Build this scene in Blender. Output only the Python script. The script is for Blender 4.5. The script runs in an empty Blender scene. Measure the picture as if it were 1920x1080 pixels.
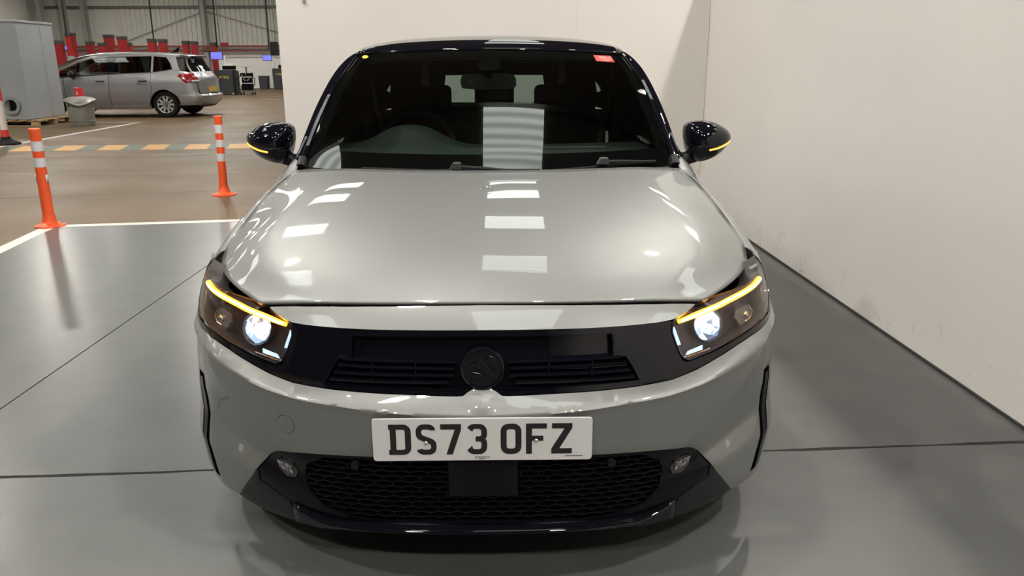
import bpy, bmesh, math, random
from bisect import bisect_right
from mathutils import Vector, Matrix
from mathutils.geometry import delaunay_2d_cdt

random.seed(7)
SC = bpy.context.scene
COL = SC.collection
PI = math.pi

# ------------------------------------------------------------------ camera, world, exposure
def set_camera():
    yaw, pitch, roll, f = .0115, .2838, -.0035, 1455.12
    cy, sy, cp, sp = math.cos(yaw), math.sin(yaw), math.cos(pitch), math.sin(pitch)
    fw = Vector((sy*cp, cy*cp, -sp)); r = Vector((cy, -sy, 0)); u = r.cross(fw)
    c, s = math.cos(roll), math.sin(roll)
    r2 = c*r + s*u; u2 = -s*r + c*u
    cam = bpy.data.cameras.new('camera'); o = bpy.data.objects.new('camera', cam); COL.objects.link(o)
    cam.sensor_width = 36; cam.lens = f/1920*36; cam.clip_start = .05; cam.clip_end = 200
    m = Matrix.Identity(4)
    for i in range(3):
        m[i][0] = r2[i]; m[i][1] = u2[i]; m[i][2] = -fw[i]
    m[0][3], m[1][3], m[2][3] = .0519, -1.6687, 1.3179
    o.matrix_world = m
    SC.camera = o
set_camera()

w = bpy.data.worlds.new('world'); SC.world = w; w.use_nodes = True
w.node_tree.nodes['Background'].inputs[0].default_value = (.62, .72, .85, 1)
w.node_tree.nodes['Background'].inputs[1].default_value = .6
SC.view_settings.view_transform = 'Standard'
SC.view_settings.look = 'None'
SC.view_settings.gamma = 1
SC.view_settings.use_curve_mapping = False
SC.view_settings.exposure = -0.2
ROOF_LIGHT = 5.5          # brightness of the daylight through the rooflights
CEIL = 6.4

def lamp(name, loc, target, power, size, col=(1, .93, .84), sy=None):
    l = bpy.data.lights.new(name, 'AREA'); l.energy = power; l.size = size; l.color = col
    if sy: l.shape = 'RECTANGLE'; l.size_y = sy
    o = bpy.data.objects.new(name, l); COL.objects.link(o); o.location = loc
    o.rotation_euler = (Vector(target)-Vector(loc)).to_track_quat('-Z', 'Y').to_euler()
    return o
ROOF_COLS = [(-17.4, 1.1), (-12.95, 1.1), (-8.5, 1.1), (-4.05, 1.1), (.37, 1.12), (4.85, 1.1), (9.3, 1.1)]
ROOF_ROWS = [(-1.9, -.1), (2.9, 4.4), (6.95, 8.25), (11.05, 12.2), (13.6, 14.6), (18, 19.6), (22, 23.6), (26, 27.6), (30, 31.6), (34, 35.6)]
HIGH_BAYS_AND_FILL = [(-3.80, 4.70, 3), (2.92, 4.72, 3), (3.15, -2.0, 1), (-4.3, -2.0, 1), (-1.0, .5, 0), (-1.6, -5.4, 2), (1.3, -5.6, 2),  # last two are added front fill; the others are placed from reflections
             (-9.0, 9.6, 1), (-14.5, 10.5, 1), (-7.2, 17.2, 1), (-13.5, 21, 1), (-9.5, 26, 1), (-17, 27.5, 1), (-12.5, 35, 1), (-19, 35.5, 1), (-20, 16, 1), (-4.5, 23, 1), (-5.5, 32, 1)]  # hall rows, added to light the hall floor and walls
FLOOD = [460., 900., 800., 4000.]


# ------------------------------------------------------------------ materials
def mat(name, col, rough=.5, metal=0., coat=0., coat_rough=.03, emit=None, estr=0., spec=None,
        var=0., vscale=8., bump=0., bscale=40., rvar=0., rscale=4., alpha=1., trans=0.):
    m = bpy.data.materials.new(name); m.use_nodes = True
    nt = m.node_tree; b = nt.nodes['Principled BSDF']
    b.inputs['Base Color'].default_value = (*col, 1)
    b.inputs['Roughness'].default_value = rough
    b.inputs['Metallic'].default_value = metal
    b.inputs['Coat Weight'].default_value = coat
    b.inputs['Coat Roughness'].default_value = coat_rough
    b.inputs['Transmission Weight'].default_value = trans
    if spec is not None: b.inputs['Specular IOR Level'].default_value = spec
    if emit:
        b.inputs['Emission Color'].default_value = (*emit, 1); b.inputs['Emission Strength'].default_value = estr
    co = None
    if var or bump or rvar:
        co = nt.nodes.new('ShaderNodeTexCoord')
    def noise(scale, det=5):
        n = nt.nodes.new('ShaderNodeTexNoise'); n.inputs['Scale'].default_value = scale; n.inputs['Detail'].default_value = det
        nt.links.new(co.outputs['Object'], n.inputs['Vector']); return n
    if var:
        n = noise(vscale); r = nt.nodes.new('ShaderNodeMapRange')
        r.inputs['From Min'].default_value = .15; r.inputs['From Max'].default_value = .85
        r.inputs['To Min'].default_value = 1-var; r.inputs['To Max'].default_value = 1+var
        nt.links.new(n.outputs['Fac'], r.inputs['Value'])
        mx = nt.nodes.new('ShaderNodeMix'); mx.data_type = 'RGBA'; mx.blend_type = 'MULTIPLY'; mx.inputs['Factor'].default_value = 1
        mx.inputs['A'].default_value = (*col, 1); nt.links.new(r.outputs[0], mx.inputs['B'])
        nt.links.new(mx.outputs['Result'], b.inputs['Base Color'])
    if rvar:
        n = noise(rscale); r = nt.nodes.new('ShaderNodeMapRange')
        r.inputs['From Min'].default_value = .15; r.inputs['From Max'].default_value = .85
        r.inputs['To Min'].default_value = max(.02, rough-rvar); r.inputs['To Max'].default_value = rough+rvar
        nt.links.new(n.outputs['Fac'], r.inputs['Value']); nt.links.new(r.outputs[0], b.inputs['Roughness'])
    if bump:
        n = noise(bscale, 3); bp = nt.nodes.new('ShaderNodeBump'); bp.inputs['Strength'].default_value = bump
        bp.inputs['Distance'].default_value = .01
        nt.links.new(n.outputs['Fac'], bp.inputs['Height']); nt.links.new(bp.outputs[0], b.inputs['Normal'])
    return m

def glass_mat(name, tint, f0=.04, rough=.0):
    """thin clear sheet: see-through with a mirror share that grows towards grazing angles"""
    m = bpy.data.materials.new(name); m.use_nodes = True; nt = m.node_tree
    nt.nodes.remove(nt.nodes['Principled BSDF'])
    out = nt.nodes['Material Output']
    t = nt.nodes.new('ShaderNodeBsdfTransparent'); t.inputs[0].default_value = (*tint, 1)
    g = nt.nodes.new('ShaderNodeBsdfGlossy'); g.inputs['Roughness'].default_value = rough
    lw = nt.nodes.new('ShaderNodeLayerWeight'); lw.inputs['Blend'].default_value = .5
    pw = nt.nodes.new('ShaderNodeMath'); pw.operation = 'POWER'; pw.inputs[1].default_value = 5
    nt.links.new(lw.outputs['Facing'], pw.inputs[0])
    ma = nt.nodes.new('ShaderNodeMath'); ma.operation = 'MULTIPLY_ADD'; ma.inputs[1].default_value = 1-f0; ma.inputs[2].default_value = f0
    nt.links.new(pw.outputs[0], ma.inputs[0])
    mx = nt.nodes.new('ShaderNodeMixShader')
    nt.links.new(ma.outputs[0], mx.inputs[0]); nt.links.new(t.outputs[0], mx.inputs[1]); nt.links.new(g.outputs[0], mx.inputs[2])
    nt.links.new(mx.outputs[0], out.inputs['Surface'])
    return m

def sheet_emit(name, col, strength, ribs=0):
    """translucent rooflight sheet: daylight comes through, ribbed"""
    m = bpy.data.materials.new(name); m.use_nodes = True; nt = m.node_tree; b = nt.nodes['Principled BSDF']
    b.inputs['Base Color'].default_value = (.7, .72, .7, 1); b.inputs['Roughness'].default_value = .6
    b.inputs['Emission Color'].default_value = (*col, 1); b.inputs['Emission Strength'].default_value = strength
    if ribs:
        co = nt.nodes.new('ShaderNodeTexCoord'); wv = nt.nodes.new('ShaderNodeTexWave'); wv.bands_direction = 'Y'
        wv.inputs['Scale'].default_value = ribs; wv.inputs['Distortion'].default_value = .15
        nt.links.new(co.outputs['Object'], wv.inputs['Vector'])
        r = nt.nodes.new('ShaderNodeMapRange'); r.inputs['To Min'].default_value = strength*.55; r.inputs['To Max'].default_value = strength
        nt.links.new(wv.outputs['Fac'], r.inputs['Value']); nt.links.new(r.outputs[0], b.inputs['Emission Strength'])
    return m

def wall_mat(name, col, marks=True):
    m = mat(name, col, rough=.55, var=.035, vscale=1.3, bump=.12, bscale=14)
    if marks:
        nt = m.node_tree; b = nt.nodes['Principled BSDF']
        prev = b.inputs['Base Color'].links[0].from_socket
        geo = nt.nodes.new('ShaderNodeNewGeometry'); sep = nt.nodes.new('ShaderNodeSeparateXYZ')
        nt.links.new(geo.outputs['Position'], sep.inputs[0])
        n = nt.nodes.new('ShaderNodeTexNoise'); n.inputs['Scale'].default_value = 9; n.inputs['Detail'].default_value = 8; n.inputs['Roughness'].default_value = .7
        nt.links.new(geo.outputs['Position'], n.inputs['Vector'])
        r1 = nt.nodes.new('ShaderNodeMapRange'); r1.inputs['From Min'].default_value = .56; r1.inputs['From Max'].default_value = .70
        nt.links.new(n.outputs['Fac'], r1.inputs['Value'])
        r2 = nt.nodes.new('ShaderNodeMapRange'); r2.inputs['From Min'].default_value = .28; r2.inputs['From Max'].default_value = .06
        nt.links.new(sep.outputs['Z'], r2.inputs['Value'])
        mu = nt.nodes.new('ShaderNodeMath'); mu.operation = 'MULTIPLY'
        nt.links.new(r1.outputs[0], mu.inputs[0]); nt.links.new(r2.outputs[0], mu.inputs[1])
        mu2 = nt.nodes.new('ShaderNodeMath'); mu2.operation = 'MULTIPLY'; mu2.inputs[1].default_value = .55
        nt.links.new(mu.outputs[0], mu2.inputs[0])
        mx = nt.nodes.new('ShaderNodeMix'); mx.data_type = 'RGBA'
        nt.links.new(mu2.outputs[0], mx.inputs['Factor']); nt.links.new(prev, mx.inputs['A']); mx.inputs['B'].default_value = (.16, .15, .14, 1)
        nt.links.new(mx.outputs['Result'], b.inputs['Base Color'])
    return m

M = {}
M['paint'] = mat('silver_white_paint', (.215, .219, .213), rough=.50, metal=.55, coat=1., coat_rough=.012, spec=.12)
M['gloss_black'] = mat('gloss_black', (.0035, .0035, .006), rough=.5, coat=1., coat_rough=.008, spec=0.)
M['satin_black'] = mat('satin_black', (.008, .008, .009), rough=.4, spec=.35)
M['trim_dark'] = mat('trim_dark', (.03, .032, .034), rough=.5)
M['rubber'] = mat('rubber', (.012, .012, .012), rough=.8, spec=.15)
M['inner_black'] = mat('inner_black', (.004, .004, .005), rough=.9, spec=.1)
M['gap'] = mat('gap_black', (.003, .003, .003), rough=1., spec=0.)
M['lower_black'] = mat('lower_black', (.003, .003, .005), rough=.22, spec=.22)
M['mesh_black'] = mat('mesh_black', (.004, .004, .006), rough=.3, spec=.35)
M['corner_black'] = mat('corner_black', (.010, .010, .011), rough=.35, spec=.4)
M['chrome'] = mat('chrome', (.75, .76, .78), rough=.12, metal=1.)
M['smoked'] = mat('smoked_plastic', (.035, .028, .026), rough=.3, coat=.6)
M['smoked_grey'] = mat('smoked_grey', (.12, .11, .11), rough=.3, coat=.5)
M['lens'] = glass_mat('clear_lens', (.93, .93, .93), .035)
M['screen_glass'] = glass_mat('windscreen_glass', (.36, .41, .39), .075)
M['dark_glass'] = mat('dark_glass', (.006, .008, .008), rough=.03, coat=.5, coat_rough=.0)
M['rear_glass'] = glass_mat('rear_glass', (.80, .86, .82), .05)
M['amber'] = mat('amber_light', (1, .45, .05), emit=(1, .33, .015), estr=7.)
M['amber_core'] = mat('amber_core_light', (1, .6, .2), emit=(1, .52, .12), estr=13.)
M['amber_dim'] = mat('amber_indicator', (1, .5, .1), emit=(1, .42, .06), estr=1.6)
M['led_white'] = mat('led_white', (.9, .95, 1), emit=(.70, .86, 1), estr=3.6)
M['led_blue'] = mat('led_blue', (.6, .75, 1), emit=(.45, .66, 1), estr=1.1)
M['led_dim'] = mat('led_dim', (.3, .4, .6), emit=(.3, .45, .8), estr=.35, rough=.2)
M['plate_white'] = mat('plate_white', (.53, .53, .525), rough=.35, coat=.3)
M['plate_text'] = mat('plate_text', (.008, .008, .009), rough=.5)
M['plate_yellow'] = mat('plate_yellow', (.7, .42, .03), rough=.4)
M['screw'] = mat('screw_cap', (.6, .6, .6), rough=.3, metal=.8)
M['interior'] = mat('interior_dark', (.014, .015, .015), rough=.75)
M['dash'] = mat('dash_grey', (.075, .09, .082), rough=.7, bump=.1, bscale=300)
M['seat'] = mat('seat_cloth', (.012, .013, .014), rough=.9, bump=.2, bscale=200)
M['trim_grey'] = mat('trim_grey', (.25, .26, .26), rough=.5)
M['sticker_red'] = mat('sticker_red', (.62, .05, .045), rough=.4)
M['sticker_yellow'] = mat('sticker_yellow', (.8, .55, .05), rough=.4)
M['white_paint'] = mat('line_white', (.50, .485, .44), rough=.45, var=.12, vscale=12)
M['faint_paint'] = mat('worn_line_paint', (.17, .145, .11), rough=.5, var=.25, vscale=10)
M['yellow_paint'] = mat('line_yellow', (.50, .25, .05), rough=.5, var=.12, vscale=9)
M['green_paint'] = mat('line_green', (.065, .088, .062), rough=.5, var=.2, vscale=7)
M['floor_grey'] = mat('painted_grey_concrete', (.094, .096, .093), rough=.29, spec=.22, var=.16, vscale=5.0)
M['floor_brown'] = mat('brown_concrete', (.115, .076, .040), rough=.5, spec=.22, var=.16, vscale=.9, bump=.05, bscale=22, rvar=.12, rscale=.8)
M['joint'] = mat('joint_dark', (.03, .029, .027), rough=.9)
M['wall_white'] = wall_mat('white_wall_paint', (.70, .665, .63))
M['wall_far'] = mat('white_block_paint', (.78, .77, .72), rough=.6, var=.05, vscale=1)
M['clad'] = mat('grey_cladding', (.52, .52, .47), rough=.5, var=.06, vscale=.7)
M['front_dark'] = mat('dark_front_wall', (.02, .02, .022), rough=.7)
M['clad_dark'] = mat('roof_sheet', (.16, .16, .15), rough=.6, var=.06, vscale=.7)
M['steel'] = mat('steel_grey', (.12, .115, .10), rough=.5)
M['steel_light'] = mat('steel_light', (.28, .27, .25), rough=.5)
M['orange'] = mat('orange_plastic', (.80, .10, .025), rough=.42, var=.08, vscale=14)
M['reflective'] = mat('reflective_white', (.62, .62, .64), rough=.35, var=.12, vscale=30)
M['red_plastic'] = mat('red_plastic', (.66, .035, .03), rough=.45)
M['post_white'] = mat('post_white', (.62, .56, .53), rough=.5)
M['lift_red'] = mat('lift_red', (.30, .010, .012), rough=.4, var=.1, vscale=3)
M['rail_red'] = mat('rail_red', (.20, .03, .028), rough=.5)
M['dark_cap'] = mat('dark_cap', (.05, .045, .04), rough=.6)
M['cabinet_l'] = mat('cabinet_grey', (.33, .35, .365), rough=.42, metal=.2, var=.10, vscale=1.6, bump=.2, bscale=3)
M['galv'] = mat('galvanised', (.28, .275, .25), rough=.45, metal=.4, var=.15, vscale=8)
M['wood'] = mat('pallet_wood', (.42, .28, .14), rough=.7, var=.2, vscale=6)
M['vanpaint'] = mat('grey_car_paint', (.30, .295, .30), rough=.38, metal=.45, coat=1., coat_rough=.03)
M['van_glass'] = glass_mat('van_glass', (.42, .45, .44), .07)
M['alloy'] = mat('alloy_wheel', (.62, .61, .60), rough=.3, metal=.6)
M['tail_red'] = mat('tail_red', (.22, .006, .010), rough=.15, coat=1., var=.5, vscale=22)
M['console'] = mat('console_dark', (.03, .036, .04), rough=.5)
M['yellow_text'] = mat('yellow_text', (.75, .55, .08), rough=.5)
M['screen'] = mat('screen_blue', (.1, .1, .3), emit=(.20, .22, .95), estr=1.0)
M['paper'] = mat('paper', (.8, .8, .78), rough=.6)
M['roof_panel_light'] = sheet_emit('rooflight_sheet', (.93, 1., .94), ROOF_LIGHT, ribs=1.6)
for i_, e_ in enumerate(FLOOD): M['flood%d' % i_] = mat('flood_light', (1, 1, 1), emit=(1, .95, .875), estr=e_)
M['tube_lamp'] = mat('tube_lamp', (1, 1, 1), emit=(1, .95, .86), estr=14.)
M['day_window'] = mat('day_window', (.5, .6, .7), emit=(.62, .8, .95), estr=2.2)

# ------------------------------------------------------------------ mesh helpers
class MB:
    def __init__(s): s.v = []; s.f = []; s.mi = []
    def add(s, verts, faces, mi=0, mx=None):
        b = len(s.v)
        for p in verts: s.v.append(tuple(mx @ Vector(p)) if mx is not None else tuple(p))
        for f in faces: s.f.append(tuple(b+i for i in f)); s.mi.append(mi)
        return s
    def box(s, c, d, mi=0, mx=None):
        x, y, z = c; a, b_, h = d[0]/2, d[1]/2, d[2]/2
        V = [(x-a, y-b_, z-h), (x+a, y-b_, z-h), (x+a, y+b_, z-h), (x-a, y+b_, z-h), (x-a, y-b_, z+h), (x+a, y-b_, z+h), (x+a, y+b_, z+h), (x-a, y+b_, z+h)]
        return s.add(V, [(3, 2, 1, 0), (4, 5, 6, 7), (0, 1, 5, 4), (1, 2, 6, 5), (2, 3, 7, 6), (3, 0, 4, 7)], mi, mx)
    def prism(s, poly, axis, a, b, mi=0, mx=None):
        """poly in the two other axes, extruded from a to b along axis (0,1,2)"""
        def P(p, t):
            if axis == 0: return (t, p[0], p[1])
            if axis == 1: return (p[0], t, p[1])
            return (p[0], p[1], t)
        n = len(poly)
        V = [P(p, a) for p in poly]+[P(p, b) for p in poly]
        F = [tuple(range(n)), tuple(range(2*n-1, n-1, -1))]+[(i, i+n, (i+1) % n+n, (i+1) % n) for i in range(n)]
        return s.add(V, F, mi, mx)
    def lathe(s, prof, seg=24, mi=0, mx=None, cap=True):
        V = []; F = []; n = len(prof)
        for i in range(seg):
            a = 2*PI*i/seg
            for r, z in prof: V.append((r*math.cos(a), r*math.sin(a), z))
        for i in range(seg):
            j = (i+1) % seg
            for k in range(n-1): F.append((i*n+k, j*n+k, j*n+k+1, i*n+k+1))
        if cap:
            F.append(tuple(i*n for i in range(seg))[::-1]); F.append(tuple(i*n+n-1 for i in range(seg)))
        return s.add(V, F, mi, mx)
    def tube(s, path, r, seg=8, mi=0, closed=False, mx=None):
        P = [Vector(p) for p in path]; n = len(P); rs = r if isinstance(r, (list, tuple)) else [r]*n
        V = []; F = []; prev = None
        for i in range(n):
            if closed: t = P[(i+1) % n]-P[i-1]
            else: t = P[min(i+1, n-1)]-P[max(i-1, 0)]
            t.normalize()
            if prev is None:
                a = Vector((0, 0, 1)) if abs(t.z) < .9 else Vector((1, 0, 0))
            else: a = prev
            x = (a-t*a.dot(t)).normalized(); y = t.cross(x); prev = x
            for k in range(seg):
                q = 2*PI*k/seg; V.append(P[i]+(x*math.cos(q)+y*math.sin(q))*rs[i])
        m = n if closed else n-1
        for i in range(m):
            j = (i+1) % n
            for k in range(seg): F.append((i*seg+k, i*seg+(k+1) % seg, j*seg+(k+1) % seg, j*seg+k))
        if not closed:
            F.append(tuple(range(seg))[::-1]); F.append(tuple((n-1)*seg+k for k in range(seg)))
        return s.add(V, F, mi, mx)
    def grid(s, rows, mi=0, close=False, mx=None):
        n = len(rows[0]); V = [p for r in rows for p in r]; F = []
        for i in range(len(rows)-1):
            for k in range(n if close else n-1):
                F.append((i*n+k, i*n+(k+1) % n, (i+1)*n+(k+1) % n, (i+1)*n+k))
        return s.add(V, F, mi, mx)
    def sphere(s, c, r, seg=16, rings=8, mi=0, mx=None, sc=(1, 1, 1)):
        rows = []
        for i in range(rings+1):
            t = PI*i/rings
            rows.append([(c[0]+r*sc[0]*math.sin(t)*math.cos(2*PI*k/seg), c[1]+r*sc[1]*math.sin(t)*math.sin(2*PI*k/seg), c[2]+r*sc[2]*math.cos(t)) for k in range(seg)])
        return s.grid(rows, mi, True, mx)

def children_link(o, parent):
    COL.objects.link(o)
    if parent is not None: o.parent = parent

def obj(name, mb, mats, parent=None, smooth=True, angle=35, bevel=0, solid=0, segs=2, loc=None, fix=True):
    me = bpy.data.meshes.new(name)
    me.from_pydata([tuple(v) for v in mb.v], [], mb.f)
    if not isinstance(mats, (list, tuple)): mats = [mats]
    for m in mats: me.materials.append(m)
    for p, mi in zip(me.polygons, mb.mi): p.material_index = mi
    if fix:
        bm = bmesh.new(); bm.from_mesh(me); bmesh.ops.remove_doubles(bm, verts=bm.verts, dist=1e-5)
        bmesh.ops.recalc_face_normals(bm, faces=bm.faces); bm.to_mesh(me); bm.free()
    if smooth:
        me.shade_smooth(); me.set_sharp_from_angle(angle=math.radians(angle))
    o = bpy.data.objects.new(name, me); children_link(o, parent)
    if loc is not None: o.location = loc
    if solid:
        m = o.modifiers.new('thick', 'SOLIDIFY'); m.thickness = solid; m.offset = -1
    if bevel:
        m = o.modifiers.new('bevel', 'BEVEL'); m.width = bevel; m.segments = segs; m.limit_method = 'ANGLE'; m.angle_limit = math.radians(40)
        m.harden_normals = True
    return o

def thing(name, label, cat, loc=(0, 0, 0), rz=0, group=None):
    o = bpy.data.objects.new(name, None); COL.objects.link(o); o.location = loc; o.rotation_euler = (0, 0, rz)
    o.empty_display_size = .1
    o['label'] = label; o['category'] = cat
    if group: o['group'] = group
    return o
def tag(o, label, cat, group=None):
    o['label'] = label; o['category'] = cat
    if group: o['group'] = group
    return o
def struct(name, mb, m, parent=None, **k):
    o = obj(name, mb, m, parent, **k)
    if parent is None: o['kind'] = 'structure'
    return o
def text_obj(name, s, size, m, parent, mx, depth=.0005, sx=1.0):
    c = bpy.data.curves.new(name, 'FONT'); c.body = s; c.size = size; c.extrude = depth; c.align_x = 'CENTER'; c.align_y = 'CENTER'; c.resolution_u = 3
    t = bpy.data.objects.new(name+'_tmp', c); COL.objects.link(t)
    dg = bpy.context.evaluated_depsgraph_get()
    me = bpy.data.meshes.new_from_object(t.evaluated_get(dg)); bpy.data.objects.remove(t)
    me.name = name; me.materials.clear(); me.materials.append(m)
    me.transform(mx @ Matrix.Diagonal((sx, 1, 1, 1)))
    o = bpy.data.objects.new(name, me); children_link(o, parent); return o

def interp(x, T):
    if x <= T[0][0]: return T[0][1]
    if x >= T[-1][0]: return T[-1][1]
    i = bisect_right(T, (x, 1e9))-1
    a, b = T[i], T[i+1]; return a[1]+(b[1]-a[1])*(x-a[0])/(b[0]-a[0])
def sstep(a, b, x):
    t = min(1, max(0, (x-a)/(b-a))); return t*t*(3-2*t)
def catmull(pts, n):
    pts = [Vector(p) for p in pts]; ext = [2*pts[0]-pts[1]]+pts+[2*pts[-1]-pts[-2]]; out = []
    for i in range(len(pts)-1):
        p0, p1, p2, p3 = ext[i:i+4]
        for k in range(n):
            t = k/n
            out.append(.5*(2*p1+(p2-p0)*t+(2*p0-5*p1+4*p2-p3)*t*t+(3*p1-p0-3*p2+p3)*t**3))
    out.append(pts[-1]); return out
def inside(p, poly):
    x, y = p; r = False; n = len(poly)
    for i in range(n):
        a, b = poly[i], poly[i-1]
        if (a[1] > y) != (b[1] > y) and x < (b[0]-a[0])*(y-a[1])/(b[1]-a[1])+a[0]: r = not r
    return r
def segdist(p, poly):
    d = 9; n = len(poly); px, py = p
    for i in range(n):
        ax, ay = poly[i]; bx, by = poly[i-1]; vx, vy = bx-ax, by-ay; l = vx*vx+vy*vy
        t = 0 if l == 0 else max(0, min(1, ((px-ax)*vx+(py-ay)*vy)/l))
        d = min(d, math.hypot(px-ax-t*vx, py-ay-t*vy))
    return d
def densify(poly, step):
    out = []; n = len(poly)
    for i in range(n):
        a, b = poly[i], poly[(i+1) % n]; k = max(1, int(math.hypot(a[0]-b[0], a[1]-b[1])/step+.5))
        for j in range(k): out.append((a[0]+(b[0]-a[0])*j/k, a[1]+(b[1]-a[1])*j/k))
    return out
def smooth_line(pts, n=4):
    return [(p.x, p.y) for p in catmull([(a, b, 0) for a, b in pts], n)]
def circle(cx, cy, r, n=24, k=1.0):
    return [(cx+r*math.cos(2*PI*i/n), cy+k*r*math.sin(2*PI*i/n)) for i in range(n)]

def panel_mb(S, outline, off=0., thick=.003, step=.015, holes=(), roll=0., mi=0, lines=()):
    """a shaped sheet: outline in the surface's (u,z) coordinates, laid on surface S, moved by off along its normal, given a thickness"""
    polys = [densify(outline, step)]+[densify(h, step*.8) for h in holes]
    verts = []; faces = []
    for P in polys:
        b = len(verts); verts += [Vector(p) for p in P]
        faces.append(list(range(b, b+len(P))))
    base_n = len(verts); extra = []
    for L in lines:
        for a, b in zip(L, L[1:]):
            k = max(1, int(math.hypot(a[0]-b[0], a[1]-b[1])/(step*.8)))
            for j in range(k):
                p = (a[0]+(b[0]-a[0])*j/k, a[1]+(b[1]-a[1])*j/k)
                if inside(p, polys[0]) and all(not inside(p, h) for h in polys[1:]) and min(segdist(p, q) for q in polys) > .0015: extra.append(p)
    verts += [Vector(p) for p in extra]
    us = [p[0] for p in outline]; zs = [p[1] for p in outline]
    nu = int((max(us)-min(us))/step); nz = int((max(zs)-min(zs))/step)
    for i in range(nu+1):
        for k in range(nz+1):
            p = (min(us)+(i+.5*(k % 2))*step+1e-4, min(zs)+(k+.5)*step)
            if inside(p, polys[0]) and all(not inside(p, h) for h in polys[1:]) and min(segdist(p, q) for q in polys) > step*.55 and all(abs(p[0]-q[0])+abs(p[1]-q[1]) > step*.8 for q in extra):
                verts.append(Vector(p))
    V2, E2, F2, _, _, _ = delaunay_2d_cdt(verts, [], faces, 2 if holes else 1, 1e-6)
    if holes:
        keep = []
        for f in F2:
            c = (sum(V2[i][0] for i in f)/len(f), sum(V2[i][1] for i in f)/len(f))
            if inside(c, polys[0]) and all(not inside(c, h) for h in polys[1:]): keep.append(f)
        F2 = keep
    top = []; bot = []; e = 2e-3
    for p in V2:
        u, z = p[0], p[1]
        a = Vector(S(u, z)); du = Vector(S(u+e, z))-Vector(S(u-e, z)); dz = Vector(S(u, z+e))-Vector(S(u, z-e))
        n = du.cross(dz).normalized()
        o = off
        if roll:
            d = min(segdist((u, z), q) for q in polys)
            if d < roll: o = off-(roll-math.sqrt(max(0, roll*roll-(roll-d)**2)))*.6
        top.append(a+n*o); bot.append(a+n*(off-thick))
    n = len(top); F = []
    cnt = {}
    for f in F2:
        f = list(f)
        ar = sum(V2[f[i-1]][0]*V2[f[i]][1]-V2[f[i]][0]*V2[f[i-1]][1] for i in range(len(f)))
        if ar < 0: f = f[::-1]
        F.append(tuple(f)); F.append(tuple(i+n for i in f[::-1]))
        for i in range(len(f)):
            a, b = f[i-1], f[i]; cnt[(a, b)] = cnt.get((a, b), 0)+1
    for (a, b) in list(cnt):
        if (b, a) not in cnt: F.append((b, a, a+n, b+n))
    return MB().add(top+bot, F, mi)
def panel(name, S, outline, m, parent, off=0., thick=.003, step=.015, holes=(), roll=0., angle=40, lines=()):
    return obj(name, panel_mb(S, outline, off, thick, step, holes, roll, 0, lines), m, parent, fix=False, angle=angle)
def mirror(pts): return [(-a, b) for a, b in pts]
def full(half):   # half outline from the centre line outwards and back to the centre line
    return half+[(-a, b) for a, b in half[::-1] if a > 1e-6]

# ------------------------------------------------------------------ setting
FAR, LEFT, BACK = 41.5, -24.2, -13.2
BAYX, BAYY = 1.9, 5.6
RX = 13.5
fl = MB().box(((LEFT+RX)/2, (FAR+BACK)/2, -.09), (RX-LEFT, FAR-BACK, .1))
FLOOR = struct('floor', fl, M['joint'], smooth=False)
def slab(poly, m, name='slab', z=0., t=.04, parent=None):
    return obj(name, MB().prism([(p[0], p[1]) for p in poly], 2, z-t, z), m, parent or FLOOR, smooth=False)
g = .004
cr = lambda x: .735+.052*x         # joint across the bay
jl = lambda x: 6.23+.20*(x+5.06)   # joint across the hall floor
def ragged(x0, x1, f, amp, n=26, lo=0):
    return [(x0+(x1-x0)*i/n, f(x0+(x1-x0)*i/n)+random.uniform(0, amp)) for i in range(n+1)]
bayL = lambda y: -3.72+.125*(4.745-y)
bay_far = lambda x: 4.745+.14*(x+3.72)
slab([(bayL(cr(-3.2)), cr(-3.2)+g)]+ragged(-3.1, -1.95-g, cr, .012)+[(-1.95-g, bay_far(-1.95)), (-3.72, 4.745)], M['floor_grey'])
slab(ragged(-1.95+g, BAYX+.3, cr, .010, 34)+[(BAYX+.3, 5.55), (-1.95+g, bay_far(-1.95))], M['floor_grey'])
slab([(bayL(BACK), BACK), (-1.95-g, BACK)]+[(p[0], p[1]-g*2) for p in ragged(-1.95-g, -3.1, cr, -.008)]+[(bayL(cr(-3.2)), cr(-3.2)-g)], M['floor_grey'])
slab([(-1.95+g, BACK), (BAYX+.3, BACK)]+[(p[0], p[1]-g*2) for p in ragged(BAYX+.3, -1.95+g, cr, -.008, 34)], M['floor_grey'])
slab([(LEFT, BACK), (bayL(BACK), BACK), (-3.72, 4.745), (-1.93, bay_far(-1.93)), (-1.93, jl(-1.93)-g), (LEFT, jl(LEFT)-g)], M['floor_brown'])
slab([(LEFT, jl(LEFT)+g), (-1.93, jl(-1.93)+g), (RX, jl(-1.93)+g), (RX, 20.2), (LEFT, 20.2-.8)], M['floor_brown'])
slab([(LEFT, 20.2-.8+.012), (RX, 20.2+.012), (RX, FAR), (LEFT, FAR)], M['floor_brown'])
def strip(name, a, b, wd, m, z=.0018):
    a = Vector((a[0], a[1])); b = Vector((b[0], b[1])); d = (b-a).normalized(); n = Vector((-d.y, d.x))*wd/2
    return obj(name, MB().prism([tuple(a-n), tuple(b-n), tuple(b+n), tuple(a+n)], 2, 0, z), m, FLOOR, smooth=False)
strip('painted_line', (-3.76, 4.79), (-1.94, bay_far(-1.94)+.045), .10, M['white_paint'])
strip('painted_line', (-3.755, 4.83), (bayL(-4)-.05, -4), .11, M['white_paint'], .0021)
strip('painted_line', (-8.22, 11.3), (-8.33, 16.7), .13, M['white_paint'])
strip('painted_line', (-12.8, 14.8), (-8.2, 17.0), .10, M['faint_paint'])
strip('painted_line', (-8.33, 16.7), (-9.9, 16.75), .12, M['faint_paint'], .0021)
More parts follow.
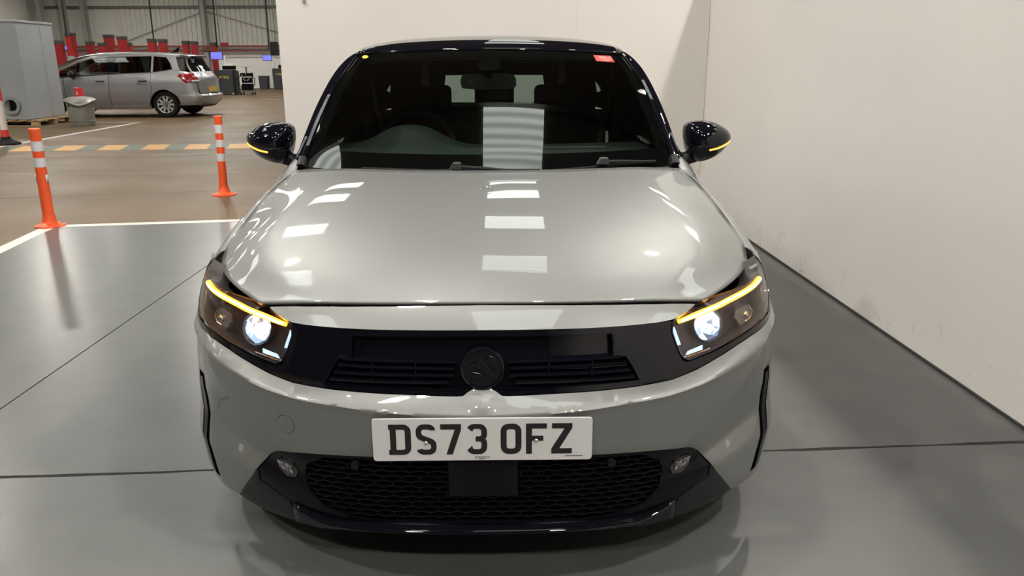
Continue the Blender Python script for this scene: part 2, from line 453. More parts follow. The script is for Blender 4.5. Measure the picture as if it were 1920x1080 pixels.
strip('painted_line', (-9, 9.75), (-3.2, 10.25), .07, M['faint_paint'])
strip('painted_line', (-9, 8.0), (-3.2, 8.1), .05, M['faint_paint'])
strip('painted_line', (-8.0, 24.2), (-11.8, 24.6), .12, M['faint_paint'])
strip('painted_line', (-6.6, 26), (-9.2, 29), .12, M['faint_paint'])
strip('painted_line', (-7.4, 29.6), (-8.4, 31.8), .14, M['white_paint'])
hx = lambda x: 10.68+.07*(x+7)
obj('green_strip', MB().prism([(-9.4, hx(-9.4)), (-2.6, hx(-2.6)), (-2.7, hx(-2.6)+.82), (-9.4, hx(-9.4)+.82)], 2, 0, .0016), M['green_paint'], FLOOR, smooth=False)
for k in range(-3, 7):
    x = -7.0+.665*k
    a = hx(x)
    obj('hatch_stripe', MB().prism([(x, a), (x+.36, a+.02), (x+.15, a+.82), (x-.21, a+.80)], 2, .0008, .003), M['yellow_paint'], FLOOR, smooth=False)

slab([(BAYX+.31, BACK), (RX, BACK), (RX, jl(-1.93)-g), (-1.92, jl(-1.93)-g), (-1.92, BAYY+.1), (BAYX+.31, BAYY+.1)], M['floor_brown'])
# walls of the bay (white), of the hall behind it and behind the camera
def wall_box(name, x0, x1, y0, y1, z1, m, z0=0.):
    return struct(name, MB().box(((x0+x1)/2, (y0+y1)/2, (z0+z1)/2), (x1-x0, y1-y0, z1-z0)), m, smooth=False)
PART_H = 2.4
wb = wall_box('wall_back', -1.93, BAYX, BAYY, BAYY+.16, PART_H, M['wall_white'])
r0, r1 = BAYX, BAYX+.0173*(BAYY-BACK)
wr = struct('wall_right', MB().prism([(r0, BAYY+.16), (r1, BACK), (r1+.14, BACK), (r0+.14, BAYY+.16)], 2, 0, PART_H), M['wall_white'], smooth=False)
# plasterboard seam strips and a worn coving foot along the right wall
obj('seam', MB().box((.73, BAYY-.001, 1.2), (.004, .002, 2.38)), M['wall_far'], wb, smooth=False)
obj('vent_tag', MB().box((-1.68, BAYY-.004, 1.83), (.03, .008, .03)), M['galv'], wb, smooth=False, bevel=.002)
tr = struct('trim_1', MB().prism([(r0-.007, BAYY), (r1-.007, BACK), (r1+.01, BACK), (r0+.01, BAYY)], 2, 0, .012), M['joint'], smooth=False)
tr2 = struct('baseboard_back', MB().box((0, BAYY-.006, .006), (3.8, .012, .012)), M['joint'], smooth=False)
struct('wall_left', MB().box((LEFT-.1, (FAR+BACK)/2, CEIL/2), (.2, FAR-BACK, CEIL)), M['wall_far'], smooth=False)
struct('wall_side', MB().box((RX+.1, (FAR+BACK)/2, CEIL/2), (.2, FAR-BACK, CEIL)), M['clad'], smooth=False)
wf = struct('wall_front', MB().box(((LEFT+RX)/2, BACK-.1, CEIL/2), (RX-LEFT+.4, .2, CEIL)), M['front_dark'], smooth=False)
# far wall: painted blockwork below, ribbed cladding above
wfar = struct('wall_far', MB().box(((LEFT+RX)/2, FAR+.15, 1.05), (RX-LEFT, .3, 2.1)), M['wall_far'], smooth=False)
rib = []
x = LEFT; k = 0
while x < RX:
    for dx, dy in ((0, 0), (.13, 0), (.16, .05), (.23, .05)): rib.append((x+dx, FAR+.02+dy))
    x += .26
cl = MB(); V = [(a, b, 2.1) for a, b in rib]+[(a, b, CEIL) for a, b in rib]; n = len(rib)
cl.add(V, [(i, i+1, i+1+n, i+n) for i in range(n-1)])
obj('ribbed_cladding', cl, M['clad'], wfar, smooth=False)
obj('cladding_backing', MB().box(((LEFT+RX)/2, FAR+.2, (2.1+CEIL)/2), (RX-LEFT, .1, CEIL-2.1)), M['clad'], wfar, smooth=False)
obj('sheeting_rail', MB().box(((LEFT+RX)/2, FAR-.03, 4.11), (RX-LEFT, .1, .13)), M['steel'], wfar, smooth=False)
obj('wall_coping', MB().box(((LEFT+RX)/2, FAR-.02, 2.05), (RX-LEFT, .12, .10)), M['steel_light'], wfar, smooth=False)
def hcolumn(x, y, name='column', d=.34):
    m = MB()
    m.box((x, y, CEIL/2), (d*.08, d, CEIL)); m.box((x, y-d/2, CEIL/2), (d*.62, .03, CEIL)); m.box((x, y+d/2, CEIL/2), (d*.62, .03, CEIL))
    return struct(name, m, M['steel_light'], smooth=False)
for i, (cx, cy_) in enumerate([(-15.45, FAR-.25), (-21.6, FAR-.25), (-22.5, FAR-.6), (-23.1, FAR-1.6)]):
    c = hcolumn(cx, cy_, 'trim_%d' % (i+2))
for a, b in (((-15.4, FAR-.06, 3.9), (-9.5, FAR-.06, 2.2)), ((-15.5, FAR-.06, 3.9), (-20.9, FAR-.06, 2.0))):
    obj('brace_rod', MB().tube([a, b], .022, 6), M['steel_light'], wfar)

# ribbed roof, purlins and the daylight sheets in it
ceil = struct('ceiling', MB().box(((LEFT+RX)/2, (FAR+BACK)/2, CEIL+.06), (RX-LEFT+.8, FAR-BACK+.4, .1)), M['clad_dark'], smooth=False)
for cx, wd in ROOF_COLS:
    for y0, y1 in ROOF_ROWS:
        m = MB().box((cx, (y0+y1)/2, CEIL-.01), (wd, y1-y0, .03))
        obj('rooflight', m, M['roof_panel_light'], ceil, smooth=False)

for i in range(14):
    y = BACK+1.5+i*4.0
    obj('purlin', MB().box(((LEFT+RX)/2, y, CEIL-.11), (RX-LEFT, .07, .2)), M['steel'], ceil, smooth=False)

# ------------------------------------------------------------------ the silver-white hatchback
# plan curve of the nose (x, y), by arc length u; vertical profile by the feature lines below
PLAN = catmull([(-.15, .002, 0), (0, 0, 0), (.15, .002, 0), (.30, .015, 0), (.45, .052, 0), (.6, .124, 0), (.70, .214, 0), (.775, .322, 0), (.822, .43, 0), (.851, .545, 0), (.873, .69, 0), (.884, .86, 0), (.888, 1.1, 0)], 14)[14:]
PU = [0.]
for a, b in zip(PLAN, PLAN[1:]): PU.append(PU[-1]+(b-a).length)
L_BOT = [(0, .559), (.15, .5525), (.26, .5555), (.375, .559), (.48, .564), (.56, .577), (.64, .5955), (.725, .610), (.80, .619), (.876, .6225), (.95, .630), (1.2, .65)]
L_CREASE = [(0, .515), (.13, .5205), (.26, .5295), (.35, .538), (.45, .5435), (.55, .556), (.65, .576), (.81, .598), (.95, .606), (1.2, .61)]
L_HOOD = [(0, .754), (.28, .751), (.42, .745), (.61, .731), (.75, .741), (.87, .752), (1.0, .765), (1.2, .80)]
L_TOP = [(0, .705), (.34, .705), (.5, .707), (.6, .715), (.75, .72), (1.2, .76)]
P_HOOD = [(0, .137), (.4, .125), (.61, .105), (.8, .10)]
def prof(u, z):
    a = abs(u)
    kn = [(.10, .075), (.165, .05), (.2, .045), (.40, .020)]
    zc, zb, zt, zh = interp(a, L_CREASE), interp(a, L_BOT), interp(a, L_TOP), interp(a, L_HOOD)
    kn += [(zc-.012, .004), (zc-.003, .001), (zc+.004, .005), (zb, .042), (zt, .078), (max(zh, zt+.012), interp(a, P_HOOD)), (max(zh, zt+.012)+.1, .26)]
    d = interp(z, kn)
    # shallow scoop behind the outer facet of the lower bumper
    if a > .45 and z < zc:
        p0, p1 = Vector((.80, .565)), Vector((.495, .378)); t = (p1-p0).normalized(); nn = Vector((-t.y, t.x))
        d1 = (Vector((a, z))-p0).dot(nn)
        q0, q1 = Vector((.95, .312)), Vector((.62, .292)); t2 = (q1-q0).normalized(); n2 = Vector((t2.y, -t2.x))
        d2 = (Vector((a, z))-q0).dot(n2)
        s = min(d1*.22, d2*.46)
        if s > 0: d += min(s, .034)
    return d
def S(u, z):
    a = abs(u); i = min(max(bisect_right(PU, a)-1, 0), len(PU)-2)
    t = (a-PU[i])/(PU[i+1]-PU[i]); p = PLAN[i].lerp(PLAN[i+1], t) if t <= 1 else PLAN[i+1]+(PLAN[i+1]-PLAN[i])*(t-1)
    d = PLAN[i+1]-PLAN[i]; d.normalize()
    P = prof(u, z)*(1-.6*sstep(.55, .95, a))
    s = interp(z, [(.2, 1.012), (.5, 1.), (.6, .998), (.7, .985), (.8, .96)])+sstep(.65, .95, a)*interp(z, [(.17, .012), (.22, .026), (.3, .036), (.46, .036), (.55, .02), (.6, .008), (.64, .022), (.72, .02), (.8, .02)])
    k = sstep(.3, .8, a)                      # offset turns from straight back to along the plan normal
    x = p.x*s-P*d.y*k; y = p.y+P*(1-k+k*d.x)
    return (math.copysign(x, u) if a > 1e-9 else 0., y, z)

CAR = thing('hatchback_car', 'silver-white hatchback with gloss black grille and black mirrors parked in the white bay', 'car', (0, 0, 0))
EXT = 1.13
# --- bumper skin
slit = [(.868, .502), (.864, .44), (.864, .35), (.852, .27), (.842, .207), (.850, .196), (.890, .201), (.908, .27), (.916, .33), (.926, .41), (.926, .492)]
slit_h = smooth_line(slit+[slit[0]], 3)[:-1]
top_line = [(0, .569), (.017, .569), (.026, .565), (.046, .553), (.06, .552), (.15, .5525), (.26, .5555), (.375, .559), (.48, .564), (.56, .577), (.64, .5955), (.725, .610), (.80, .619), (.876, .6225), (.95, .630), (1.0, .634), (1.15, .642)]
low_line = smooth_line([(.748, .1795), (.695, .231), (.648, .277), (.618, .311), (.575, .350)], 3)[:-1]+smooth_line([(.575, .350), (.532, .373), (.442, .387), (.35, .393), (.275, .396)], 3)+[(0, .397)]
bump_out = top_line+[(1.08, .52), (1.03, .42), (1.01, .31), (1.01, .22), (.93, .163)]+low_line
TOW = (-.497, .461)
holes = [slit_h, mirror(slit_h), circle(TOW[0], TOW[1], .0265, 28)]
BL = []
for sgn in (1, -1):
    for dz in (-.0125, -.003, .0045): BL.append([(sgn*(.02+.0125*i), interp(.02+.0125*i, L_CREASE)+dz) for i in range(85)])
    for o_ in (-.006, .006):
        BL.append([(sgn*(.80-.305*i/30+o_*.52), .565-.187*i/30-o_*.85) for i in range(31)])
        BL.append([(sgn*(.95-.33*i/30), .312-.02*i/30+o_) for i in range(31)])
panel('front_bumper', S, full(bump_out), M['paint'], CAR, 0, .004, .011, holes, roll=.003, angle=50, lines=BL)
panel('tow_eye_cover', S, circle(TOW[0], TOW[1], .0252, 28), M['paint'], CAR, 0, .003, .011, roll=.002, angle=60)
for sgn in (1, -1):
    h = slit_h if sgn > 0 else mirror(slit_h)
    so = panel('air_slit', S, h, M['gap'], CAR, -.0015, .006, .012)
    inner = [((p[0]-sgn*.885)*.45+sgn*.885, (p[1]-.32)*.93+.32) for p in h]
    panel('slit_vane', S, inner, M['lower_black'], so, .0005, .006, .012)
    # parking sensors
    c0 = (sgn*.706, .334)
    ps = panel('parking_sensor', S, circle(c0[0], c0[1], .0088, 18), M['paint'], CAR, .0015, .004, .008, roll=.002)
    panel('sensor_ring', S, circle(c0[0], c0[1], .0105, 18), M['trim_grey'], ps, .0006, .003, .008)
# rounded swell under the badge
m = MB(); rows = []
for i in range(11):
    r = i/10; row = []
    for k in range(32):
        a = 2*PI*k/32; x = .058*r*math.cos(a); z = .5385+.024*r*math.sin(a)
        row.append(Vector(S(x, z))+Vector((0, -.0065*(1-r*r)**2-.0002, .002*(1-r*r)**2)))
    rows.append(row)
m.grid(rows, 0, True); obj('badge_swell', m, M['paint'], CAR, angle=80)
# --- strip between bonnet and grille
lip_out = [(0, .7505), (.14, .7498), (.28, .7475), (.42, .7415), (.52, .735), (.602, .7282), (.575, .722), (.535, .7135), (.515, .7095), (.496, .7065), (.468, .705), (.44, .7045), (.34, .705), (.224, .705), (0, .705)]
panel('nose_strip', S, full(lip_out), M['paint'], CAR, 0, .004, .010, roll=.003, angle=50)
# --- gloss black vizor between and under the headlamps
viz = [(0, .7035), (.224, .7035), (.34, .7035), (.44, .703), (.468, .7035), (.492, .7025), (.487, .675), (.502, .629), (.516, .604), (.533, .598), (.619, .6095), (.73, .6245), (.827, .6385), (.947, .6475), (1.03, .672), (1.06, .68), (1.05, .655), (1.0, .6355), (.95, .6315), (.876, .624), (.80, .6205), (.725, .6115), (.64, .597), (.56, .5785), (.48, .5655), (.375, .5605), (.26, .557), (.15, .554), (.06, .5535), (.046, .5545), (.026, .5665), (.017, .5705), (0, .5705)]
rec = [(0, .690), (.10, .6895), (.20, .689), (.318, .688), (.318, .634), (.352, .632), (.372, .60), (.385, .573), (.26, .5705), (.15, .567), (.07, .5655), (.05, .566), (.03, .577), (.017, .581), (0, .581)]
rec_f = full(rec)
VIZ = panel('grille_panel', S, full(viz), M['gloss_black'], CAR, -.001, .006, .012, [rec_f], roll=.003, angle=50)
panel('grille_recess', S, rec_f, M['gloss_black'], VIZ, -.022, .004, .014)
nb = len(rec)
rim = MB(); ro = [Vector(S(*p)) for p in densify(rec_f, .02)]; ri = []
for p in densify(rec_f, .02):
    q = Vector(S(*p)); ri.append(q+Vector((0, .026, 0)))
rim.grid([ro, ri], 0, True); obj('recess_wall', rim, M['gloss_black'], VIZ, angle=60)
SLATS = [(.628, .060, .342), (.613, .068, .352), (.597, .066, .362), (.581, .080, .374)]
for sgn in (1, -1):
    for z0, a, b in SLATS:
        rows = []
        for i in range(15):
            u = a+(b-a)*i/14; zz = z0+.006*(u/.38)**2*0+(.0035 if z0 > .6 else .001)*(u/.37)
            P = Vector(S(sgn*u, zz))
            rows.append([P+Vector((0, .001, .0032)), P+Vector((0, -.0015, 0)), P+Vector((0, .0005, -.0038)), P+Vector((0, .020, -.0065)), P+Vector((0, .020, .0045))])
        m = MB().grid(rows, 0, True); n5 = 5
        m.f += [(4, 3, 2, 1, 0), tuple(14*5+i for i in range(5))]; m.mi += [0, 0]
        obj('grille_slat', m, M['gloss_black'], VIZ, angle=30)
    for u in (.16, .265):
        P = Vector(S(sgn*u, .604))
        obj('slat_web', MB().box((P.x, P.y+.010, .603), (.0025, .012, .052)), M['gloss_black'], VIZ, smooth=False)
# --- round badge with a winged beast in relief
BC = Vector(S(0, .62)); by = BC.y-.004
badge = obj('badge', MB().lathe([(.0, -.006), (.049, -.006), (.0505, 0), (.049, .003), (0, .004)], 40, mx=Matrix.Translation((0, by, .6195)) @ Matrix.Rotation(PI/2-.12, 4, 'X')), M['gloss_black'], CAR, angle=40)
BMX = Matrix.Translation((0, by-.005, .6195)) @ Matrix.Rotation(PI/2-.12, 4, 'X')
obj('badge_ring', MB().tube([(.0495*math.cos(2*PI*k/48), .0495*math.sin(2*PI*k/48), 0) for k in range(48)], .0036, 8, closed=True, mx=BMX), M['gloss_black'], badge)
def relief(pts, name, h=.006):
    q = [(a*.001, b*.001) for a, b in pts]
    return obj(name, MB().prism(q, 2, -.004, h, mx=BMX), M['gloss_black'], badge, smooth=False, bevel=.0012, segs=2)
relief([(-36, 2), (-24, 13), (-13, 16), (-8, 26), (2, 31), (-2, 22), (4, 16), (12, 8), (20, -4), (33, -12), (30, -22), (18, -17), (6, -10), (0, -2), (-8, -2), (-14, 6), (-24, 4)], 'beast_head')
relief([(6, 17), (16, 32), (26, 30), (36, 18), (30, 19), (34, 8), (26, 11), (24, 2), (16, 9)], 'beast_wing')
relief([(-34, -14), (-22, -8), (-4, -12), (4, -20), (-2, -30), (-12, -36), (-8, -24), (-18, -20), (-28, -28), (-24, -18)], 'beast_claw', .005)
# --- lower grille, mesh, splitter
lg_half = [(0, .3965), (.275, .3955), (.35, .3925), (.442, .3865), (.532, .3715), (.573, .3495), (.616, .3095), (.626, .298), (.622, .262), (.575, .245), (.508, .2175), (.45, .201), (.391, .189), (.242, .186), (0, .185)]
hm = [(0, .388), (.25, .387), (.40, .379), (.45, .352), (.463, .315), (.45, .27), (.41, .228), (.34, .207), (.24, .2), (0, .198)]
LG = panel('lower_grille', S, full(lg_half), M['lower_black'], CAR, -.004, .006, .013, [full(hm)], roll=.003)
panel('grille_backing', S, full([(0, .392), (.45, .385), (.55, .33), (.5, .22), (0, .19)]), M['inner_black'], LG, -.055, .004, .03)
# honeycomb: zigzag rails joined by short uprights, one moulding
def bar(m, p, q, t, d):
    p = Vector(p); q = Vector(q); ax = (q-p).normalized(); y = Vector((0, 1, 0)); n = ax.cross(y).normalized()*t/2; y = y*d
    V = [p-n, q-n, q+n, p+n, p-n+y, q-n+y, q+n+y, p+n+y]
    m.add(V, [(0, 1, 2, 3), (7, 6, 5, 4), (0, 4, 5, 1), (1, 5, 6, 2), (2, 6, 7, 3), (3, 7, 4, 0)])
hmf = full(hm); hx2 = .0225; hc = MB(); RZ = .0152
def NP(i, r):
    u = i*hx2; z = .1975+r*RZ+(.0022 if (i+r) % 2 else -.0022); return (u, z)
for r in range(13):
    for i in range(-21, 21):
        a, b = NP(i, r), NP(i+1, r)
        if inside(a, hmf) or inside(b, hmf):
            bar(hc, Vector(S(*a))+Vector((0, .012, 0)), Vector(S(*b))+Vector((0, .012, 0)), .0019, .014)
        c_ = NP(i, r+1)
        if (i+r) % 2 and (inside(a, hmf) or inside(c_, hmf)):
            bar(hc, Vector(S(*a))+Vector((0, .014, 0)), Vector(S(*c_))+Vector((0, .014, 0)), .0016, .012)
obj('honeycomb_mesh', hc, M['mesh_black'], LG, smooth=False, fix=False)
panel('radar_cover', S, [(-.085, .386), (.083, .386), (.083, .283), (-.085, .283)], M['lower_black'], LG, .0, .016, .02, roll=.003)
for sgn in (1, -1):
    c0 = (sgn*.315, .368)
    sc_ = panel('grille_sensor', S, circle(c0[0], c0[1], .0105, 20), M['satin_black'], CAR, .002, .012, .01, roll=.002)
    panel('sensor_eye', S, circle(c0[0], c0[1], .006, 16), M['gloss_black'], sc_, .0035, .004, .01)
    # fog lamp: bezel, bowl facets, clear cover
    fo = [(sgn*a, b) for a, b in ((.553, .338), (.530, .345), (.497, .336), (.484, .318), (.492, .302), (.520, .300), (.548, .316))]
    fg = panel('fog_lamp', S, fo, M['smoked'], CAR, .0, .006, .012, roll=.002)
    for k in range(4):
        for q in range(2):
            u0 = .497+k*.0125; z0 = .309+q*.014+k*.003
            panel('reflector_facet', S, [(sgn*u0, z0), (sgn*(u0+.011), z0+.003), (sgn*(u0+.011), z0+.014), (sgn*u0, z0+.012)], M['smoked_grey' if (k+q) % 2 else 'chrome'], fg, .003+.001*((k*2+q) % 3), .003, .02)
    ct = [(sgn*a, b) for a, b in ((.748, .1775), (.694, .2295), (.647, .2755), (.627, .297), (.625, .262), (.577, .245), (.520, .219), (.505, .190), (.508, .160), (.588, .1645), (.66, .170))]
    panel('bumper_corner', S, ct, M['corner_black'], CAR, -.001, .006, .012, roll=.003)
rows = []
for i in range(-26, 27):
    u = i/26*.505; z1 = interp(abs(u), [(0, .187), (.25, .189), (.39, .192), (.45, .203), (.51, .220)]); z0 = interp(abs(u), [(0, .176), (.25, .178), (.37, .176), (.51, .163)])
    P = Vector(S(u, z1)); Q = Vector(S(u, z0)); o = .012*(1-sstep(.40, .5, abs(u)))
    row = [P+Vector((0, .03, .004)), P+Vector((0, .008, .003))]
    for k in range(7):
        q = PI/2*k/6; row.append(P+Vector((0, .004-(.010+o)*math.sin(q), -.007+.010*math.cos(q))))
    row += [P.lerp(Q, .6)+Vector((0, -.006-o, 0)), Q+Vector((0, -.003-o, 0)), Q+Vector((0, .05, -.006))]
    rows.append(row)
obj('splitter_lip', MB().grid(rows), M['gloss_black'], CAR, angle=50, solid=.003)
# added black panel behind the skins to block light, and the undertray
panel('light_stop_panel', S, full([(0, .742), (.42, .732), (.56, .70), (.56, .60), (.9, .58), (.9, .2), (.6, .17), (0, .17)]), M['inner_black'], CAR, -.085, .004, .04)
obj('undertray', MB().prism([(-.52, .20), (-.40, .10), (0, .07), (.40, .10), (.52, .20), (.58, .45), (.58, 3.7), (-.58, 3.7), (-.58, .45)], 2, .15, .17), M['inner_black'], CAR, smooth=False)

# --- number plate
PL = obj('number_plate', MB().prism([(a*.001, b*.001) for a, b in smooth_line([(-252, -55.5), (252, -55.5), (257.5, -53.8), (260, -48), (260, 48), (257.5, 53.8), (252, 55.5), (-252, 55.5), (-257.5, 53.8), (-260, 48), (-260, -48), (-257.5, -53.8)], 1)], 2, -.0025, .0025, mx=Matrix.Translation((0, -.004, .4602)) @ Matrix.Rotation(PI/2+.01, 4, 'X')), M['plate_white'], CAR, smooth=False, bevel=.0015)
PMX = Matrix.Translation((0, -.0066, .4602)) @ Matrix.Rotation(PI/2+.01, 4, 'X')
def arc(cx, cy, r, a0, a1, n=6): return [(cx+r*math.cos(math.radians(a0+(a1-a0)*i/n)), cy+r*math.sin(math.radians(a0+(a1-a0)*i/n))) for i in range(n+1)]
def glyph(ch, x):
    W, H, T = 49., 79., 14.
    polys = []; hole = None
    if ch == 'D':
        polys = [[(-3.5, 0), (31, 0)]+arc(31, 18, 18, -90, 0)+arc(31, 61, 18, 0, 90)+[(-3.5, 79), (-3.5, 66), (0, 66), (0, 13), (-3.5, 13)]]
        hole = [(14, 13), (30, 13)]+arc(30, 18, 5, -90, 0)+arc(30, 61, 5, 0, 90)+[(14, 66)]
    elif ch == 'O':
        polys = [arc(19, 19, 19, 180, 270)+arc(30, 19, 19, 270, 360)+arc(30, 60, 19, 0, 90)+arc(19, 60, 19, 90, 180)]
        hole = arc(20, 20, 6, 180, 270)+arc(29, 20, 6, 270, 360)+arc(29, 59, 6, 0, 90)+arc(20, 59, 6, 90, 180)
    elif ch == 'F': polys = [[(0, 0), (14, 0), (14, 34), (41, 34), (41, 47), (14, 47), (14, 66), (49, 66), (49, 79), (0, 79)]]
    elif ch == 'Z': polys = [[(0, 0), (49, 0), (49, 13.5), (19, 13.5), (49, 67), (49, 79), (1, 79), (1, 66), (31, 66), (0, 13)]]
    elif ch == '7': polys = [[(13, 0), (28, 0), (49, 65), (49, 79), (0, 79), (0, 65.5), (34, 65.5)]]
    elif ch == '3':
        polys = [arc(19, 19, 19, 205, 270)+arc(30, 19, 19, 270, 360)+arc(31, 29, 18, 0, 38)+[(42, 40.5)]+arc(31, 52, 18, -34, 0)+arc(30, 60, 19, 0, 90)+arc(19, 60, 19, 90, 150)
                 + [(14, 59)]+arc(21, 60, 6.5, 130, 90)+arc(29, 60, 6.5, 90, 0)+arc(30, 52, 5.5, 0, -90)+[(22, 46.5), (22, 33.5)]+arc(30, 28, 5.5, 90, 0)+arc(29, 19, 6, 0, -90)+arc(20, 19, 6, 270, 225)+[(13, 22)]]
    elif ch == 'S':
        polys = [arc(19, 18, 18, 200, 270)+arc(31, 18, 18, 270, 360)+arc(31, 25, 18, 0, 68)+[(20, 49)]+arc(20, 56, 6, 225, 180, 3)+arc(20, 60, 6, 180, 90)+arc(29, 60, 6, 90, 40)
                 + [(46, 63)]+arc(30, 61, 18, 25, 90)+arc(19, 61, 18, 90, 180)+arc(19, 54, 18, 180, 244)+[(31, 29)]+arc(30, 23, 6, 45, 0, 3)+arc(30, 19, 6, 0, -90)+arc(20, 19, 6, 270, 220)]
    m = MB()
    vs = [Vector(p) for p in polys[0]]; fc = [list(range(len(vs)))]
    if hole: b = len(vs); vs += [Vector(p) for p in hole]; fc.append(list(range(b, b+len(hole))))
    V2, _, F2, *_ = delaunay_2d_cdt(vs, [], fc, 1, 1e-6)
    F2 = [f for f in F2 if inside((sum(V2[i][0] for i in f)/len(f), sum(V2[i][1] for i in f)/len(f)), polys[0]) and not (hole and inside((sum(V2[i][0] for i in f)/len(f), sum(V2[i][1] for i in f)/len(f)), hole))]
    n = len(V2)
    V = [(p[0], p[1], .7) for p in V2]+[(p[0], p[1], -.5) for p in V2]; F = [tuple(f) for f in F2]+[tuple(i+n for i in f[::-1]) for f in F2]
    ed = {}
    for f in F2:
        for i in range(len(f)): ed[(f[i-1], f[i])] = 1
    for a, b in list(ed):
        if (b, a) not in ed: F.append((b, a, a+n, b+n))
    m.add(V, F, 0, PMX @ Matrix.Translation((x*.001, -.038, 0)) @ Matrix.Scale(.001, 4))
    return m
xs = -221.
for ch, ax in zip('DS73OFZ', (-218, -158, -99, -38, 43, 103, 163)):
    obj('character', glyph(ch, ax), M['plate_text'], PL, smooth=False)
for sx_, sz_ in ((-.134, -.008), (.127, -.004)):
    obj('plate_screw', MB().sphere((0, 0, 0), .0055, 14, 8, mx=PMX @ Matrix.Translation((sx_, sz_, 0)) @ Matrix.Diagonal((1, 1, .6, 1))), M['screw'], PL)
text_obj('dealer_text', 'greenhous', .0085, M['plate_text'], PL, PMX @ Matrix.Translation((-.001, -.0455, 0)), .0002)
def fine_print(x0, z0, widths, h):
    m = MB(); x = x0
    for w_ in widths: m.box((x+w_/2, z0, 0), (w_*.8, h, .0006), 0, PMX); x += w_
    obj('fine_print', m, M['plate_text'], PL, smooth=False)
fine_print(-.010, -.0508, [.003, .002, .0025, .002, .003, .002, .0025], .0016)
fine_print(.196, -.0445, [.0035, .003, .0028, .003, .0026, .003, .0015, .0022, .002, .0025, .0012, .003, .0028, .0015, .003, .0025, .002], .0017)

